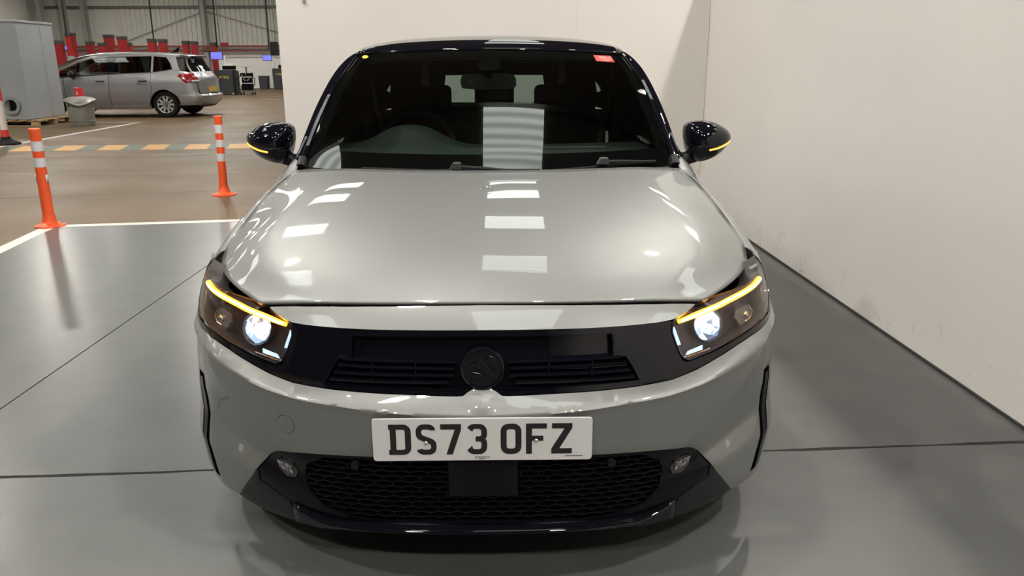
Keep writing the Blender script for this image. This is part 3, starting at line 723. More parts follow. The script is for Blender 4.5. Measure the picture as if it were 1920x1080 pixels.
# --- headlamps
hl = smooth_line([(.514, .7095), (.56, .7185), (.606, .7275), (.678, .737), (.752, .742), (.858, .750), (.95, .7635), (1.035, .787)], 3)+[(1.06, .76), (1.062, .72), (1.05, .70), (1.02, .675), (.947, .652), (.827, .6425), (.73, .6285), (.619, .6135), (.537, .602), (.521, .608), (.5065, .629), (.4915, .675), (.497, .703)]
def inset(poly, d):
    cx = sum(p[0] for p in poly)/len(poly); cz = sum(p[1] for p in poly)/len(poly); out = []
    n = len(poly)
    for i in range(n):
        a, b, c = Vector(poly[i-1]), Vector(poly[i]), Vector(poly[(i+1) % n]); t = (c-a).normalized(); nn = Vector((-t.y, t.x))
        q = b+nn*d
        if not inside((q.x, q.y), poly): q = b-nn*d
        out.append((q.x, q.y))
    return out
for sgn in (1, -1):
    H = hl if sgn > 0 else mirror(hl)
    sd = 'right' if sgn > 0 else 'left'
    HL = panel('headlamp', S, H, M['smoked'], CAR, -.058, .004, .02)
    w_ = MB(); A = [Vector(S(*p)) for p in H]
    e = 2e-3; B = []
    for p in H:
        a = Vector(S(*p)); du = Vector(S(p[0]+e, p[1]))-Vector(S(p[0]-e, p[1])); dz = Vector(S(p[0], p[1]+e))-Vector(S(p[0], p[1]-e)); B.append(a-du.cross(dz).normalized()*.06)
    w_.grid([A, B], 0, True); obj('lamp_rim', w_, M['smoked'], HL)
    panel('lamp_lens', S, inset(H, .0025), M['lens'], HL, -.002, .003, .014, roll=.003)
    # amber light bar, tapering inwards, with its bright core
    dl = [(.527, .6965), (.545, .699), (.583, .7045), (.636, .7105), (.687, .7185), (.737, .7255), (.793, .730), (.857, .734), (.905, .737), (.955, .7355), (1.0, .731)]
    dl = smooth_line(dl, 4)
    def npt(u, z, d):
        a = Vector(S(u, z)); du = Vector(S(u+e, z))-Vector(S(u-e, z)); dz = Vector(S(u, z+e))-Vector(S(u, z-e)); return a+du.cross(dz).normalized()*d
    def ease(P):
        for _ in range(14): P = [P[0]]+[(a+b*2+c)/4 for a, b, c in zip(P, P[1:], P[2:])]+[P[-1]]
        return P
    pth = ease([npt(sgn*u, z, -.016) for u, z in dl]); n = len(pth)
    obj('light_bar', MB().tube(pth, [.0050+.0024*min(1, i/10) for i in range(n)], 10), M['amber'], HL)
    obj('light_bar_core', MB().tube(ease([npt(sgn*u, z, -.0105) for u, z in dl])[1:-1], .0036, 8), M['amber_core'], HL)
    # smoked brow above and shelf below the bar
    brow = [(a, b+.006) for a, b in dl]+[(a, b+.016) for a, b in dl[::-1]]
    panel('lamp_brow', S, [(sgn*a, b) for a, b in brow], M['smoked'], HL, -.02, .006, .012)
    # projector: ring, faceted crystal bowl with lit and dim facets
    C = npt(sgn*.664, .674, -.032); nrm = (npt(sgn*.664, .674, 0)-C).normalized()
    nrm = (nrm*.75+Vector((0, -1, .25))*.25).normalized()
    Rm = Matrix.Translation(C) @ nrm.to_track_quat('Z', 'Y').to_matrix().to_4x4()
    PJ = obj('projector', MB().lathe([(.032, -.03), (.048, -.03), (.048, -.006), (.045, .000), (.041, -.004), (.032, -.028)], 32, mx=Rm, cap=False), M['smoked'], HL)
    fm = MB(); rnd = random.Random(5 if sgn > 0 else 9); rings = [(0, .016), (.015, .012), (.031, .003), (.0435, -.007)]
    segs_ = 10
    V = []; 
    for ir, (r, h) in enumerate(rings):
        for k in range(segs_):
            a = 2*PI*(k+.5*(ir % 2))/segs_+.1*rnd.uniform(-1, 1); rr = r*(1+.10*rnd.uniform(-1, 1))
            V.append((rr*math.cos(a), rr*math.sin(a)*.92, h+.003*rnd.uniform(-1, 1)))
    fcs = []; mis = []
    for ir in range(3):
        for k in range(segs_):
            a0, a1, b0, b1 = ir*segs_+k, ir*segs_+(k+1) % segs_, (ir+1)*segs_+k, (ir+1)*segs_+(k+1) % segs_
            for t in ((a0, b0, b1), (a0, b1, a1)):
                fcs.append(t); q = rnd.random(); mis.append(0 if q < (.62 if ir < 2 else .38) else (1 if q < .84 else 2))
    for t, mi_ in zip(fcs, mis): fm.add([V[i] for i in t], [(0, 1, 2)], mi_, Rm)
    obj('led_crystal', fm, [M['led_white'], M['led_blue'], M['led_dim']], HL, smooth=False, fix=False)
    # small secondary reflector, chrome edge strips, grey tiles painted as square side reflections
    rf = [(sgn*a, b) for a, b in ((.785, .668), (.80, .688), (.862, .690), (.885, .668), (.86, .652), (.80, .648))]
    R2 = panel('reflector_pocket', S, rf, M['smoked_grey'], HL, -.034, .004, .02)
    obj('reflector_edge', MB().tube([npt(*p, -.031) for p in (rf[2], rf[3], rf[4], rf[5], rf[0])], .0022, 6), M['chrome'], HL)
    obj('reflector_bulb', MB().sphere(npt(sgn*.835, .668, -.030), .010, 12, 6), M['chrome'], HL)
    for z0 in (.682, .702):
        panel('side_reflection', S, [(sgn*.945, z0-.008), (sgn*.985, z0-.005), (sgn*.99, z0+.010), (sgn*.95, z0+.007)], M['smoked_grey'], HL, -.012, .003, .015)
    ed = [(.501, .700), (.4965, .675), (.511, .632), (.524, .612), (.537, .609)]
    obj('chrome_edge', MB().tube([npt(sgn*u, z, -.012) for u, z in smooth_line(ed, 3)], .0026, 6), M['chrome'], HL)
    panel('inner_blade', S, [(sgn*a, b) for a, b in ((.505, .688), (.515, .684), (.530, .640), (.519, .640))], M['led_blue'], HL, -.02, .004, .01)
    panel('lower_blade', S, [(sgn*a, b) for a, b in ((.540, .613), (.600, .6195), (.604, .630), (.55, .622))], M['led_blue'], HL, -.016, .004, .01)
    obj('lower_chrome', MB().tube([npt(sgn*u, z, -.012) for u, z in ((.54, .6095), (.58, .6135), (.625, .619))], .002, 6), M['chrome'], HL)

# --- bonnet: rows from its leading edge to the windscreen, domed, with a soft shoulder
HC = [(0.137, 0.7545), (0.175, 0.7777), (0.225, 0.8038), (0.300, 0.8354), (0.420, 0.8729), (0.580, 0.9084), (0.760, 0.9372), (0.972, 0.9636)]
HE = [(.569, .222, .7325), (.652, .318, .744), (.722, .425, .751), (.768, .535, .762), (.785, .655, .790), (.769, .80, .836), (.744, .98, .892), (.700, 1.185, .9405)]
hcs = catmull([(0, a, b) for a, b in HC], 6); hes = catmull(HE, 6); NR = len(hcs)
def hood_pt(i, a, lift=0.):
    C, E = hcs[i], hes[i]; b = i/(NR-1); s = abs(a)
    x = E.x*a; h = s**(2.3-.3*b); y = C.y+(E.y-C.y)*h
    ac = .66+.10*math.sin(PI*min(1, b*1.15)); kk = .30+.35*(1-sstep(0, .28, b))+.10*sstep(.8, 1, b)
    t = max(0, (s-ac)/(1-ac)); sh = t*t*(1.6-.6*t)
    gfun = kk*s*s+(1-kk)*sh
    z = C.z+(E.z-C.z)*gfun
    z += -.0022*math.exp(-(a*E.x/.012)**2)*sstep(.02, .2, b)*(1-sstep(.72, .95, b))*0
    z += .004*(1-sstep(0, .06, abs(a*E.x)))*(1-sstep(.75, .95, b))*sstep(.0, .25, b)*.35
    return Vector((x, y, z+lift))
rows = [[hood_pt(i, -1+2*k/72) for k in range(73)] for i in range(NR)]
hb = MB().grid([r for r in rows])
BON = obj('bonnet', hb, M['paint'], CAR, angle=60, solid=.012)
obj('bonnet_gap', MB().grid([[p+Vector((0, .006, -.016)) for p in rows[0]], [p+Vector((0, -.010, -.016)) for p in rows[0]]]), M['gap'], CAR, solid=.002)
# thin looped outline near the rear of the bonnet, as a fine raised line
ri_ = NR-8; cc = hood_pt(ri_, 0)
obj('bonnet_mark', MB().tube([cc+Vector((.020*math.cos(q), .034*math.sin(q), .0012+.006*math.sin(q))) for q in [PI*.98-2*PI*.70*k/16 for k in range(17)]]+[cc+Vector((.012, -.045, -.008))], .0006, 5), M['chrome'], BON)

# --- front wings: from the bonnet's edge over the shoulder to the wheel arch
WG = [(.60, [(.781, .60, .781), (.802, .60, .768), (.826, .595, .738), (.846, .59, .70), (.856, .585, .655), (.860, .58, .628)]),
      (.66, [(.788, .665, .792), (.812, .665, .777), (.838, .663, .744), (.858, .66, .70), (.870, .66, .65), (.874, .66, .605)]),
      (.80, [(.772, .80, .838), (.800, .80, .823), (.832, .80, .786), (.860, .80, .725), (.878, .80, .665), (.884, .80, .655)]),
      (.98, [(.747, .98, .894), (.776, .98, .877), (.812, .98, .838), (.850, .98, .765), (.878, .98, .68), (.886, .98, .62)]),
      (1.10, [(.727, 1.10, .922), (.758, 1.10, .906), (.797, 1.10, .868), (.842, 1.10, .79), (.876, 1.10, .66), (.886, 1.10, .50)]),
      (1.185, [(.703, 1.187, .942), (.745, 1.19, .930), (.79, 1.19, .892), (.838, 1.19, .815), (.874, 1.19, .66), (.882, 1.19, .33)]),
      (1.30, [(.722, 1.30, .972), (.742, 1.30, .962), (.785, 1.30, .915), (.834, 1.30, .83), (.872, 1.30, .66), (.880, 1.30, .20)])]
for sgn in (1, -1):
    secs = [catmull([(sgn*p[0], p[1], p[2]) for p in s], 5) for _, s in WG]
    cols = [catmull([s[k] for s in secs], 4) for k in range(len(secs[0]))]
    obj('front_wing', MB().grid(cols), M['paint'], CAR, angle=60, solid=.004)
for sgn in (1, -1):
    panel('wing_edge', S, [(sgn*a, b) for a, b in ((1.040, .789), (1.064, .762), (1.066, .72), (1.066, .682), (1.052, .657), (1.002, .637), (1.15, .644), (1.165, .70), (1.15, .76), (1.10, .79))], M['paint'], CAR, -.001, .004, .014)

# --- windscreen with its black border, header and pillars
WC = [(1.045, .936), (1.20, 1.029), (1.45, 1.1705), (1.65, 1.2765), (1.85, 1.367)]
WE = [(.684, 1.235, .947), (.676, 1.36, 1.028), (.660, 1.50, 1.117), (.627, 1.70, 1.242), (.584, 1.95, 1.350)]
wcs = catmull([(0, a, b) for a, b in WC], 6); wes = catmull(WE, 6); NW = len(wcs)
def ws_pt(t, a, off=0.):
    f = t*(NW-1); i = min(int(f), NW-2); f -= i
    C = wcs[i].lerp(wcs[i+1], f); E = wes[i].lerp(wes[i+1], f); s = abs(a)
    return Vector((E.x*a, C.y+(E.y-C.y)*s**2.2, C.z+(E.z-C.z)*s**2.2))+Vector((0, -.5, .85))*off
def ws_grid(t0, t1, a0, a1, nt, na, off=0.):
    return MB().grid([[ws_pt(t0+(t1-t0)*i/nt, a0+(a1-a0)*k/na, off) for k in range(na+1)] for i in range(nt+1)])
WS = obj('windscreen', ws_grid(0, 1, -1, 1, 30, 40), M['screen_glass'], CAR, angle=80)
obj('glass_border', ws_grid(0, .185, -1, 1, 6, 30, -.006), M['inner_black'], WS, angle=80)
obj('glass_border', ws_grid(.93, 1.0, -1, 1, 4, 30, -.006), M['inner_black'], WS, angle=80)
for sgn in (1, -1): obj('glass_border', ws_grid(0, 1, sgn*.94, sgn*1.0, 20, 3, -.006), M['inner_black'], WS, angle=80)
obj('sensor_patch', ws_grid(.80, .95, -.075, .075, 4, 4, -.008), M['inner_black'], WS, angle=80)
obj('camera_shroud', MB().prism([(-.036, -.020), (.036, -.020), (.022, .018), (-.022, .018)], 1, -.01, .02, mx=Matrix.Translation((-.01, 1.80, 1.305))), M['trim_grey'], WS, smooth=False, bevel=.003)
st = ws_grid(.90, .965, .765, .90, 3, 3, .0015); obj('red_sticker', st, M['sticker_red'], WS, solid=.0008)
obj('sticker_print', ws_grid(.939, .946, .80, .855, 1, 2, .003), M['paper'], WS, solid=.0005)
yc = ws_pt(.965, -.93, .002)
obj('yellow_sticker', MB().lathe([(0, 0), (.013, 0), (.013, .001), (0, .001)], 20, mx=Matrix.Translation(yc) @ Matrix.Rotation(.55, 4, 'X') @ Matrix.Diagonal((1, 1, 1, 1))), M['sticker_yellow'], WS)

PO = [(.722, 1.262, .972), (.712, 1.40, 1.052), (.692, 1.58, 1.165), (.655, 1.79, 1.282), (.604, 1.99, 1.357), (.586, 2.05, 1.372)]
pout = catmull(PO, 6); win = catmull([(p[0], p[1], p[2]) for p in WE]+[(.564, 2.04, 1.377)], 6)
def resample(P, n):
    L = [0]
    for a, b in zip(P, P[1:]): L.append(L[-1]+(b-a).length)
    out = []
    for i in range(n):
        s = L[-1]*i/(n-1); k = min(max(bisect_right(L, s)-1, 0), len(P)-2)
        out.append(P[k].lerp(P[k+1], (s-L[k])/(L[k+1]-L[k])))
    return out
pi_, po_ = resample(win, 30), resample(pout, 30)
for sgn in (1, -1):
    X = Vector((sgn, 1, 1))
    rows = []
    for a, b in zip(pi_, po_):
        d = (b-a); nrm = Vector((.35, -.55, .75))*(1-.85*sstep(.8, 1, len(rows)/29))
        row = [a+Vector((0, .004, -.004)), a+d*.10+nrm*.006, a+d*.30+nrm*.010, a+d*.42+nrm*.005, a+d*.50+nrm*.010, a+d*.8+nrm*.012, b+nrm*.002, b+Vector((-.004, .05, -.012))]
        rows.append([Vector((p.x*sgn, p.y, p.z)) for p in row])
    ap = obj('windscreen_pillar', MB().grid(rows), M['gloss_black'], CAR, angle=35, solid=.004)
    fo = [Vector((p.x*sgn, p.y, p.z)) for p in [pi_[0]+Vector((.004, -.02, -.006)), po_[0]+Vector((-.012, -.02, -.022)), pi_[3]*.5+po_[3]*.5]]
    m = MB().tube([pi_[0].lerp(po_[0], .35)+Vector((0, -.014, -.012)), pi_[1].lerp(po_[1], .35)+Vector((0, -.004, 0))], [.019, .016], 8)
    m.v = [(v[0]*sgn, v[1], v[2]) for v in m.v]
    obj('pillar_foot', m, M['satin_black'], CAR)

# --- roof: gloss black
RC = [(1.86, 1.371), (1.895, 1.390), (1.935, 1.405), (2.0, 1.416), (2.2, 1.436), (2.58, 1.449), (2.9, 1.440), (3.3, 1.409), (3.62, 1.355), (3.80, 1.305)]
RE = [(.586, 1.955, 1.352), (.590, 1.975, 1.362), (.591, 2.005, 1.371), (.589, 2.06, 1.380), (.580, 2.22, 1.394), (.560, 2.62, 1.405), (.552, 2.95, 1.394), (.535, 3.32, 1.360), (.515, 3.62, 1.315), (.50, 3.78, 1.275)]
rcs = catmull([(0, a, b) for a, b in RC], 4); res_ = catmull(RE, 4)
rows = []
for C, E in zip(rcs, res_):
    row = []
    for k in range(41):
        a = -1+2*k/40; s = abs(a)
        row.append(Vector((E.x*a, C.y+(E.y-C.y)*s**2.4, C.z+(E.z-C.z)*(.75*s**2.2+.25*s**8))))
    rows.append(row)
roof_rows = rows
obj('roof_panel', MB().grid(rows), M['gloss_black'], CAR, angle=60, solid=.01)
obj('roof_aerial', MB().lathe([(.0, 0), (.018, 0), (.012, .010), (.004, .016), (.0035, .06), (0, .062)], 12, mx=Matrix.Translation((0, 3.35, 1.398))), M['satin_black'], CAR)

# --- sides behind the wings: doors, quarter panels, sill, dark glazing, tail
def side_x(y, z):
    base = interp(z, [(.18, .845), (.3, .872), (.45, .882), (.6, .886), (.75, .875), (.83, .835), (.90, .795), (.96, .748), (1.02, .722), (1.2, .652), (1.34, .585), (1.40, .55)])
    base *= 1-.10*sstep(3.3, 4.05, y)*1.0-.02*sstep(2.4, 3.3, y)
    bulge = .016*sstep(2.85, 3.1, y)*(1-sstep(3.5, 3.8, y))*(1-sstep(.7, .9, z))
    return base+bulge
def SR(y, z): return (side_x(y, z), y, z)
def SL(y, z): return (-side_x(-y, z), -y, z)
belt = lambda y: .955+.075*sstep(1.3, 3.4, y)
roof_e = lambda y: interp(y, [(1.30, .985), (1.40, 1.045), (1.58, 1.155), (1.79, 1.27), (2.02, 1.352), (2.2, 1.385), (2.6, 1.39), (2.95, 1.378), (3.32, 1.345), (3.6, 1.30), (3.75, 1.26)])
AX = (.83, 3.37)
def arch(y): 
    d = abs(y-AX[1]); return .31+math.sqrt(max(0, .355**2-d*d)) if d < .355 else .22
for sgn in (1, -1):
    SS = SR if sgn > 0 else SL
    def fl_(p): return p if sgn > 0 else mirror(p)
    door1 = [(1.315, .27)]+[(1.315, .95)]+[(y, belt(y)) for y in (1.5, 1.8, 2.1, 2.32)]+[(2.32, .27)]
    door2 = [(2.33, .27)]+[(y, belt(y)) for y in (2.33, 2.6, 2.9, 3.12)]+[(3.10, .72), (3.03, .50), (3.0, .27)]
    quart = [(3.01, .22), (3.01, .27), (3.04, .50), (3.11, .72), (3.13, belt(3.13)), (3.4, belt(3.4)), (3.7, 1.02), (3.98, .96), (4.02, .60), (4.02, .25), (3.74, .25)]+[(y, arch(y)) for y in (3.72, 3.68, 3.6, 3.5, 3.37, 3.24, 3.14, 3.06, 3.02)]
    sill = [(1.22, .2), (1.22, .265), (3.0, .265), (3.0, .2)]
    D1 = panel('front_door', SS, fl_(door1), M['paint'], CAR, 0, .02, .06)
    D2 = panel('rear_door', SS, fl_(door2), M['paint'], CAR, 0, .02, .06)
    for D, y in ((D1, 2.16), (D2, 3.0)):
        P = Vector(SS(sgn*y, .86)); obj('door_handle', MB().box((P.x+sgn*.012, P.y, P.z), (.022, .17, .028)), M['paint'], D, bevel=.008)
    panel('rear_quarter', SS, fl_(quart), M['paint'], CAR, 0, .02, .06)
    panel('sill', SS, fl_(sill), M['satin_black'], CAR, -.004, .02, .06)
    w1 = [(1.36, .975)]+[(y, belt(y)+.012) for y in (1.5, 1.8, 2.1, 2.28)]+[(2.28, roof_e(2.28)-.03)]+[(y, roof_e(y)-.03) for y in (2.1, 1.9, 1.7, 1.5)]
    w2 = [(y, belt(y)+.012) for y in (2.36, 2.7, 3.08)]+[(3.12, 1.12), (3.08, roof_e(3.08)-.04)]+[(y, roof_e(y)-.03) for y in (2.8, 2.5, 2.36)]
    panel('side_window', SS, fl_(w1), M['dark_glass'], CAR, -.004, .004, .06)
    panel('side_window', SS, fl_(w2), M['dark_glass'], CAR, -.004, .004, .06)
    fr = [(1.315, .958)]+[(y, belt(y)+.001) for y in (1.5, 1.9, 2.3, 2.8, 3.13, 3.45, 3.7)]+[(3.76, 1.10), (3.74, 1.265)]+[(y, roof_e(y)+.006) for y in (3.6, 3.32, 2.95, 2.6, 2.2, 2.02, 1.79, 1.58, 1.40)]
    panel('window_frame', SS, fl_(fr), M['gloss_black'], CAR, -.001, .008, .05, [fl_(w1), fl_(w2)])
# tail: gate, rear glass, lights, bumper
def SB(u, z):
    a = abs(u); y = interp(z, [(.2, 3.98), (.35, 4.05), (.55, 4.06), (.7, 4.03), (.95, 3.98), (1.06, 3.93), (1.27, 3.74), (1.4, 3.6)])
    x = u*interp(z, [(.2, .93), (.6, 1.), (.95, .97), (1.1, .86), (1.28, .72), (1.4, .6)])
    return (-x, y-.16*(a/.78)**3, z)
rg = [(-.40, 1.045), (.40, 1.045), (.44, 1.245), (-.44, 1.245)]
gate = [(-.62, .55), (.62, .55), (.66, .95), (.64, 1.04), (.70, 1.285), (-.70, 1.285), (-.64, 1.04), (-.66, .95)]
TG = panel('tailgate', SB, gate, M['gloss_black'], CAR, 0, .02, .05, [rg])
panel('rear_window', SB, rg, M['rear_glass'], TG, -.004, .004, .05)
panel('rear_bumper', SB, [(-.80, .22), (.80, .22), (.82, .54), (-.82, .54)], M['paint'], CAR, .012, .03, .06)
for sgn in (1, -1):
    panel('tail_lamp', SB, [(sgn*.63, .80), (sgn*.80, .80), (sgn*.80, .99), (sgn*.67, 1.0)], M['tail_red'], CAR, .004, .02, .05)
# wheels
for ax, nm in ((.83, 'f'), (3.37, 'r')):
    for sgn in (1, -1):
        mx = Matrix.Translation((sgn*.752, ax, .308)) @ Matrix.Rotation(sgn*PI/2, 4, 'Y')
        W = obj('wheel', MB().lathe([(.19, -.085), (.285, -.095), (.303, -.07), (.307, 0), (.303, .07), (.285, .095), (.20, .085)], 40, mx=mx, cap=False), M['rubber'], CAR)
        rm = MB().lathe([(.20, -.08), (.205, .075), (.19, .085), (.18, .05), (.17, -.02), (.0, -.03)], 32, mx=mx, cap=False)
        for k in range(5):
            rm.box((.105, 0, .058), (.19, .04, .03), 0, mx @ Matrix.Rotation(2*PI*k/5, 4, 'Z'))
        rm.lathe([(0, .08), (.04, .08), (.045, .04)], 16, mx=mx, cap=False)
        obj('wheel_rim', rm, M['steel'], W)
    # dark arch liners
    for sgn in (1, -1):
        rows = []
        for k in range(13):
            q = PI*k/12; c_, s_ = math.cos(q), math.sin(q); rr = .335 if nm == 'f' else .35
            rows.append([(sgn*.60, ax+rr*c_, .31+rr*s_), (sgn*.845, ax+rr*c_, .31+rr*s_)])
        obj('wheel_arch', MB().grid(rows), M['inner_black'], CAR, solid=.004)

# --- door mirrors: domed shell, dark lower half, amber indicator
MO = [(-.978, 1.030), (-.974, 1.008), (-.957, .979), (-.928, .951), (-.888, .931), (-.847, .924), (-.817, .944), (-.799, .975), (-.789, 1.02), (-.788, 1.056), (-.796, 1.073), (-.815, 1.083), (-.860, 1.087), (-.902, 1.082), (-.934, 1.069), (-.964, 1.050)]
mo = [(p.x, p.y) for p in catmull([(a, b, 0) for a, b in MO+[MO[0]]], 3)][:-1]
for sgn in (-1, 1):
    K = -sgn
    cx, cz = -.868, 1.012
    def mp(r, k, lift=0.):
        x = cx+(mo[k][0]-cx)*r; z = cz+(mo[k][1]-cz)*r
        y = 1.515-(.115+lift)*(max(0, 1-r**2.4))**.5+.10*(abs(x)-.79)*.9
        return Vector((x*K, y, z))
    rows = [[mp(math.sin(PI/2*i/12), k) for k in range(len(mo))] for i in range(13)]
    rows.append([Vector((p.x*.98+cx*K*.02, p.y+.035, p.z*.985+cz*.015)) for p in rows[-1]])
    MI = obj('wing_mirror', MB().grid(rows, 0, True), M['gloss_black'], CAR, angle=70)
    back = rows[-1]
    obj('mirror_glass', MB().add([p+Vector((0, .002, 0)) for p in back]+[Vector((cx*K, back[0].y+.002, cz))], [(i, (i+1) % len(back), len(back)) for i in range(len(back))]), M['chrome'], MI)
    def on_shell(x, z, lift):
        x0 = x-cx; z0 = z-cz; best = None
        for k in range(len(mo)):
            a, b = Vector(mo[k-1])-Vector((cx, cz)), Vector(mo[k])-Vector((cx, cz)); d = a.x*b.y-a.y*b.x
            s1 = (x0*b.y-z0*b.x)/d; s2 = (a.x*z0-a.y*x0)/d
            if s1 >= -1e-6 and s2 >= -1e-6:
                r = min(.985, s1+s2); xx = cx+x0; zz = cz+z0
                y = 1.515-(.115+lift)*(max(0, 1-r**2.4))**.5+.10*(abs(xx)-.79)*.9
                return Vector((xx*K, y, zz))
        return Vector((x*K, 1.5, z))
    ind = smooth_line([(-.966, 1.010), (-.935, .9975), (-.90, .986), (-.868, .980)], 6)
    obj('indicator_strip', MB().tube([on_shell(x, z, .004) for x, z in ind], [.0022+.0015*min(1, i/4) for i in range(len(ind))], 8), M['amber_dim'], MI)
    obj('mirror_seam', MB().tube([on_shell(x, z, .0012) for x, z in smooth_line([(-.972, 1.020), (-.93, 1.004), (-.88, .995), (-.83, .993), (-.80, .998)], 6)], .0012, 5), M['satin_black'], MI)
    arm = [(-.845, 1.53, .950), (-.80, 1.535, .932), (-.755, 1.53, .935), (-.72, 1.50, .955)]
    obj('mirror_arm', MB().tube([(x*K, y, z) for x, y, z in arm], [.030, .028, .024, .02], 10), M['satin_black'], MI)

# --- wipers at the foot of the screen
def wiper(parts, bl):
    Wp = obj('wiper', MB().tube([ws_pt(t, a, o) for t, a, o in parts], [.010, .011, .008, .006], 6), M['rubber'], CAR)
    obj('wiper_blade', MB().tube([ws_pt(t, a, o) for t, a, o in bl], [.006]*len(bl), 6), M['rubber'], Wp)
    p = ws_pt(parts[0][0], parts[0][1], parts[0][2]+.008)
    obj('wiper_pivot', MB().prism([(-.022, -.012), (.022, -.012), (.018, .012), (-.008, .012)], 1, -.02, .02, mx=Matrix.Translation(p)), M['trim_dark'], Wp, bevel=.003)
wiper([(.030, -.165, .018), (.022, -.05, .016), (.012, .10, .012), (.008, .25, .010)], [(.012, -.66, .008), (.018, -.3, .008), (.022, 0, .010), (.020, .27, .008)])
wiper([(.042, .60, .018), (.034, .70, .016), (.030, .80, .013), (.028, .90, .010)], [(.008, .26, .008), (.018, .45, .008), (.028, .65, .010), (.032, .88, .008)])
obj('scuttle', MB().grid([[ws_pt(0, a, -.004) for a in [-1+2*k/30 for k in range(31)]], [ws_pt(0, a, 0)+Vector((0, -.06, -.028)) for a in [-1+2*k/30 for k in range(31)]]]), M['satin_black'], CAR, solid=.003)

# --- cabin seen dimly through the glass
dash = [(-.66, 1.32), (.66, 1.32), (.68, 1.55), (.66, 1.90), (-.66, 1.90), (-.68, 1.55)]
rows = []
for i in range(17):
    t = i/16; y = 1.22+.70*t; row = []
    for k in range(41):
        x = -.66+1.32*k/40
        z = .962+.012*math.sin(PI*t)-.10*max(0, (t-.86)/.14)**1.5
        z += .085*math.exp(-abs((x+.35)/.165)**2.6)*sstep(.40, .72, t)
        row.append((x, y+.10*(abs(x)/.66)**2, z))
    rows.append(row)
DS = obj('dashboard', MB().grid(rows), M['dash'], CAR, solid=.03)
obj('dash_screen', MB().box((.02, 1.90, 1.0), (.26, .015, .10)), M['inner_black'], DS, bevel=.004)
obj('dash_vent', MB().box((.30, 1.56, .978), (.36, .02, .006)), M['trim_grey'], DS)
sw = Matrix.Translation((-.355, 2.05, .925)) @ Matrix.Rotation(-.38, 4, 'X') @ Matrix.Rotation(PI/2, 4, 'X')
STW = obj('steering_wheel', MB().tube([(.178*math.cos(2*PI*k/40), .170*math.sin(2*PI*k/40), 0) for k in range(40)], .015, 8, closed=True, mx=sw), M['satin_black'], CAR)
m = MB().lathe([(0, -.03), (.06, -.02), (.06, .02), (0, .03)], 20, mx=sw)
for q in (0, PI, -PI/2): m.box((.11, 0, 0), (.13, .035, .02), 0, sw @ Matrix.Rotation(q, 4, 'Z'))
obj('wheel_hub', m, M['interior'], STW, bevel=.003)
def seat(x, y, w):
    s = obj('seat', MB().prism([(0, .30), (.50, .34), (.52, .44), (.06, .45)], 0, -w/2, w/2, mx=Matrix.Translation((x, y, 0))), M['seat'], CAR, bevel=.03, segs=3)
    obj('backrest', MB().prism([(.46, .40), (.60, .40), (.74, .98), (.66, 1.0)], 0, -w/2, w/2, mx=Matrix.Translation((x, y, 0))), M['seat'], s, bevel=.03, segs=3)
    obj('headrest', MB().prism([(.70, 1.02), (.79, 1.04), (.81, 1.19), (.74, 1.20)], 0, -.13, .13, mx=Matrix.Translation((x, y, 0))), M['seat'], s, bevel=.03, segs=3)
seat(-.36, 2.02, .50); seat(.36, 2.02, .50)
seat(0, 2.86, 1.16)
obj('headlining', MB().grid([[Vector((p.x*.97, min(p.y+.03, 3.70), p.z-.04)) for p in r] for r in roof_rows]), M['interior'], CAR, solid=.006)
bl = MB()
for x0, x1, z0, z1 in ((-.74, -.40, .3, .95), (.40, .74, .3, .95), (-.66, -.40, .95, 1.10), (.40, .66, .95, 1.10), (-.58, -.40, 1.10, 1.28), (.40, .58, 1.10, 1.28), (-.40, .40, .3, 1.045), (-.40, .40, 1.245, 1.31)):
    yb = 3.60; bl.box(((x0+x1)/2, yb, (z0+z1)/2), (x1-x0, .02, z1-z0))
obj('boot_lining', bl, M['interior'], CAR, smooth=False)
obj('cabin_floor', MB().box((0, 2.6, .27), (1.4, 2.6, .03)), M['interior'], CAR)
for sgn in (1, -1):
    obj('door_lining', MB().box((sgn*.715, 2.2, .62), (.03, 1.9, .66)), M['interior'], CAR, bevel=.01)
    obj('pillar_lining', MB().prism([(2.30, .95), (2.42, .95), (2.40, 1.34), (2.30, 1.34)], 0, sgn*.60, sgn*.64), M['interior'], CAR)
    obj('seat_belt', MB().tube([(sgn*.60, 2.34, 1.20), (sgn*.56, 2.40, .95), (sgn*.50, 2.45, .60)], .012, 4), M['trim_grey'], CAR)
    obj('rear_pillar_lining', MB().prism([(3.0, 1.0), (3.74, 1.0), (3.62, 1.30), (3.05, 1.34)], 0, sgn*.42, sgn*.60), M['interior'], CAR)
RM = obj('interior_mirror', MB().prism(smooth_line([(-.118, -.028), (-.05, -.034), (.05, -.034), (.118, -.028), (.125, 0), (.112, .032), (.05, .036), (-.05, .036), (-.112, .032), (-.125, 0)], 2), 1, -.012, .018, mx=Matrix.Translation((-.01, 1.93, 1.232))), M['smoked_grey'], CAR, bevel=.006)
obj('mirror_stem', MB().tube([(-.01, 1.93, 1.26), (-.01, 1.87, 1.315), (-.01, 1.84, 1.335)], [.02, .035, .045], 10), M['inner_black'], RM)
obj('mirror_eye', MB().box((-.085, 1.916, 1.235), (.010, .004, .010)), M['trim_grey'], RM)

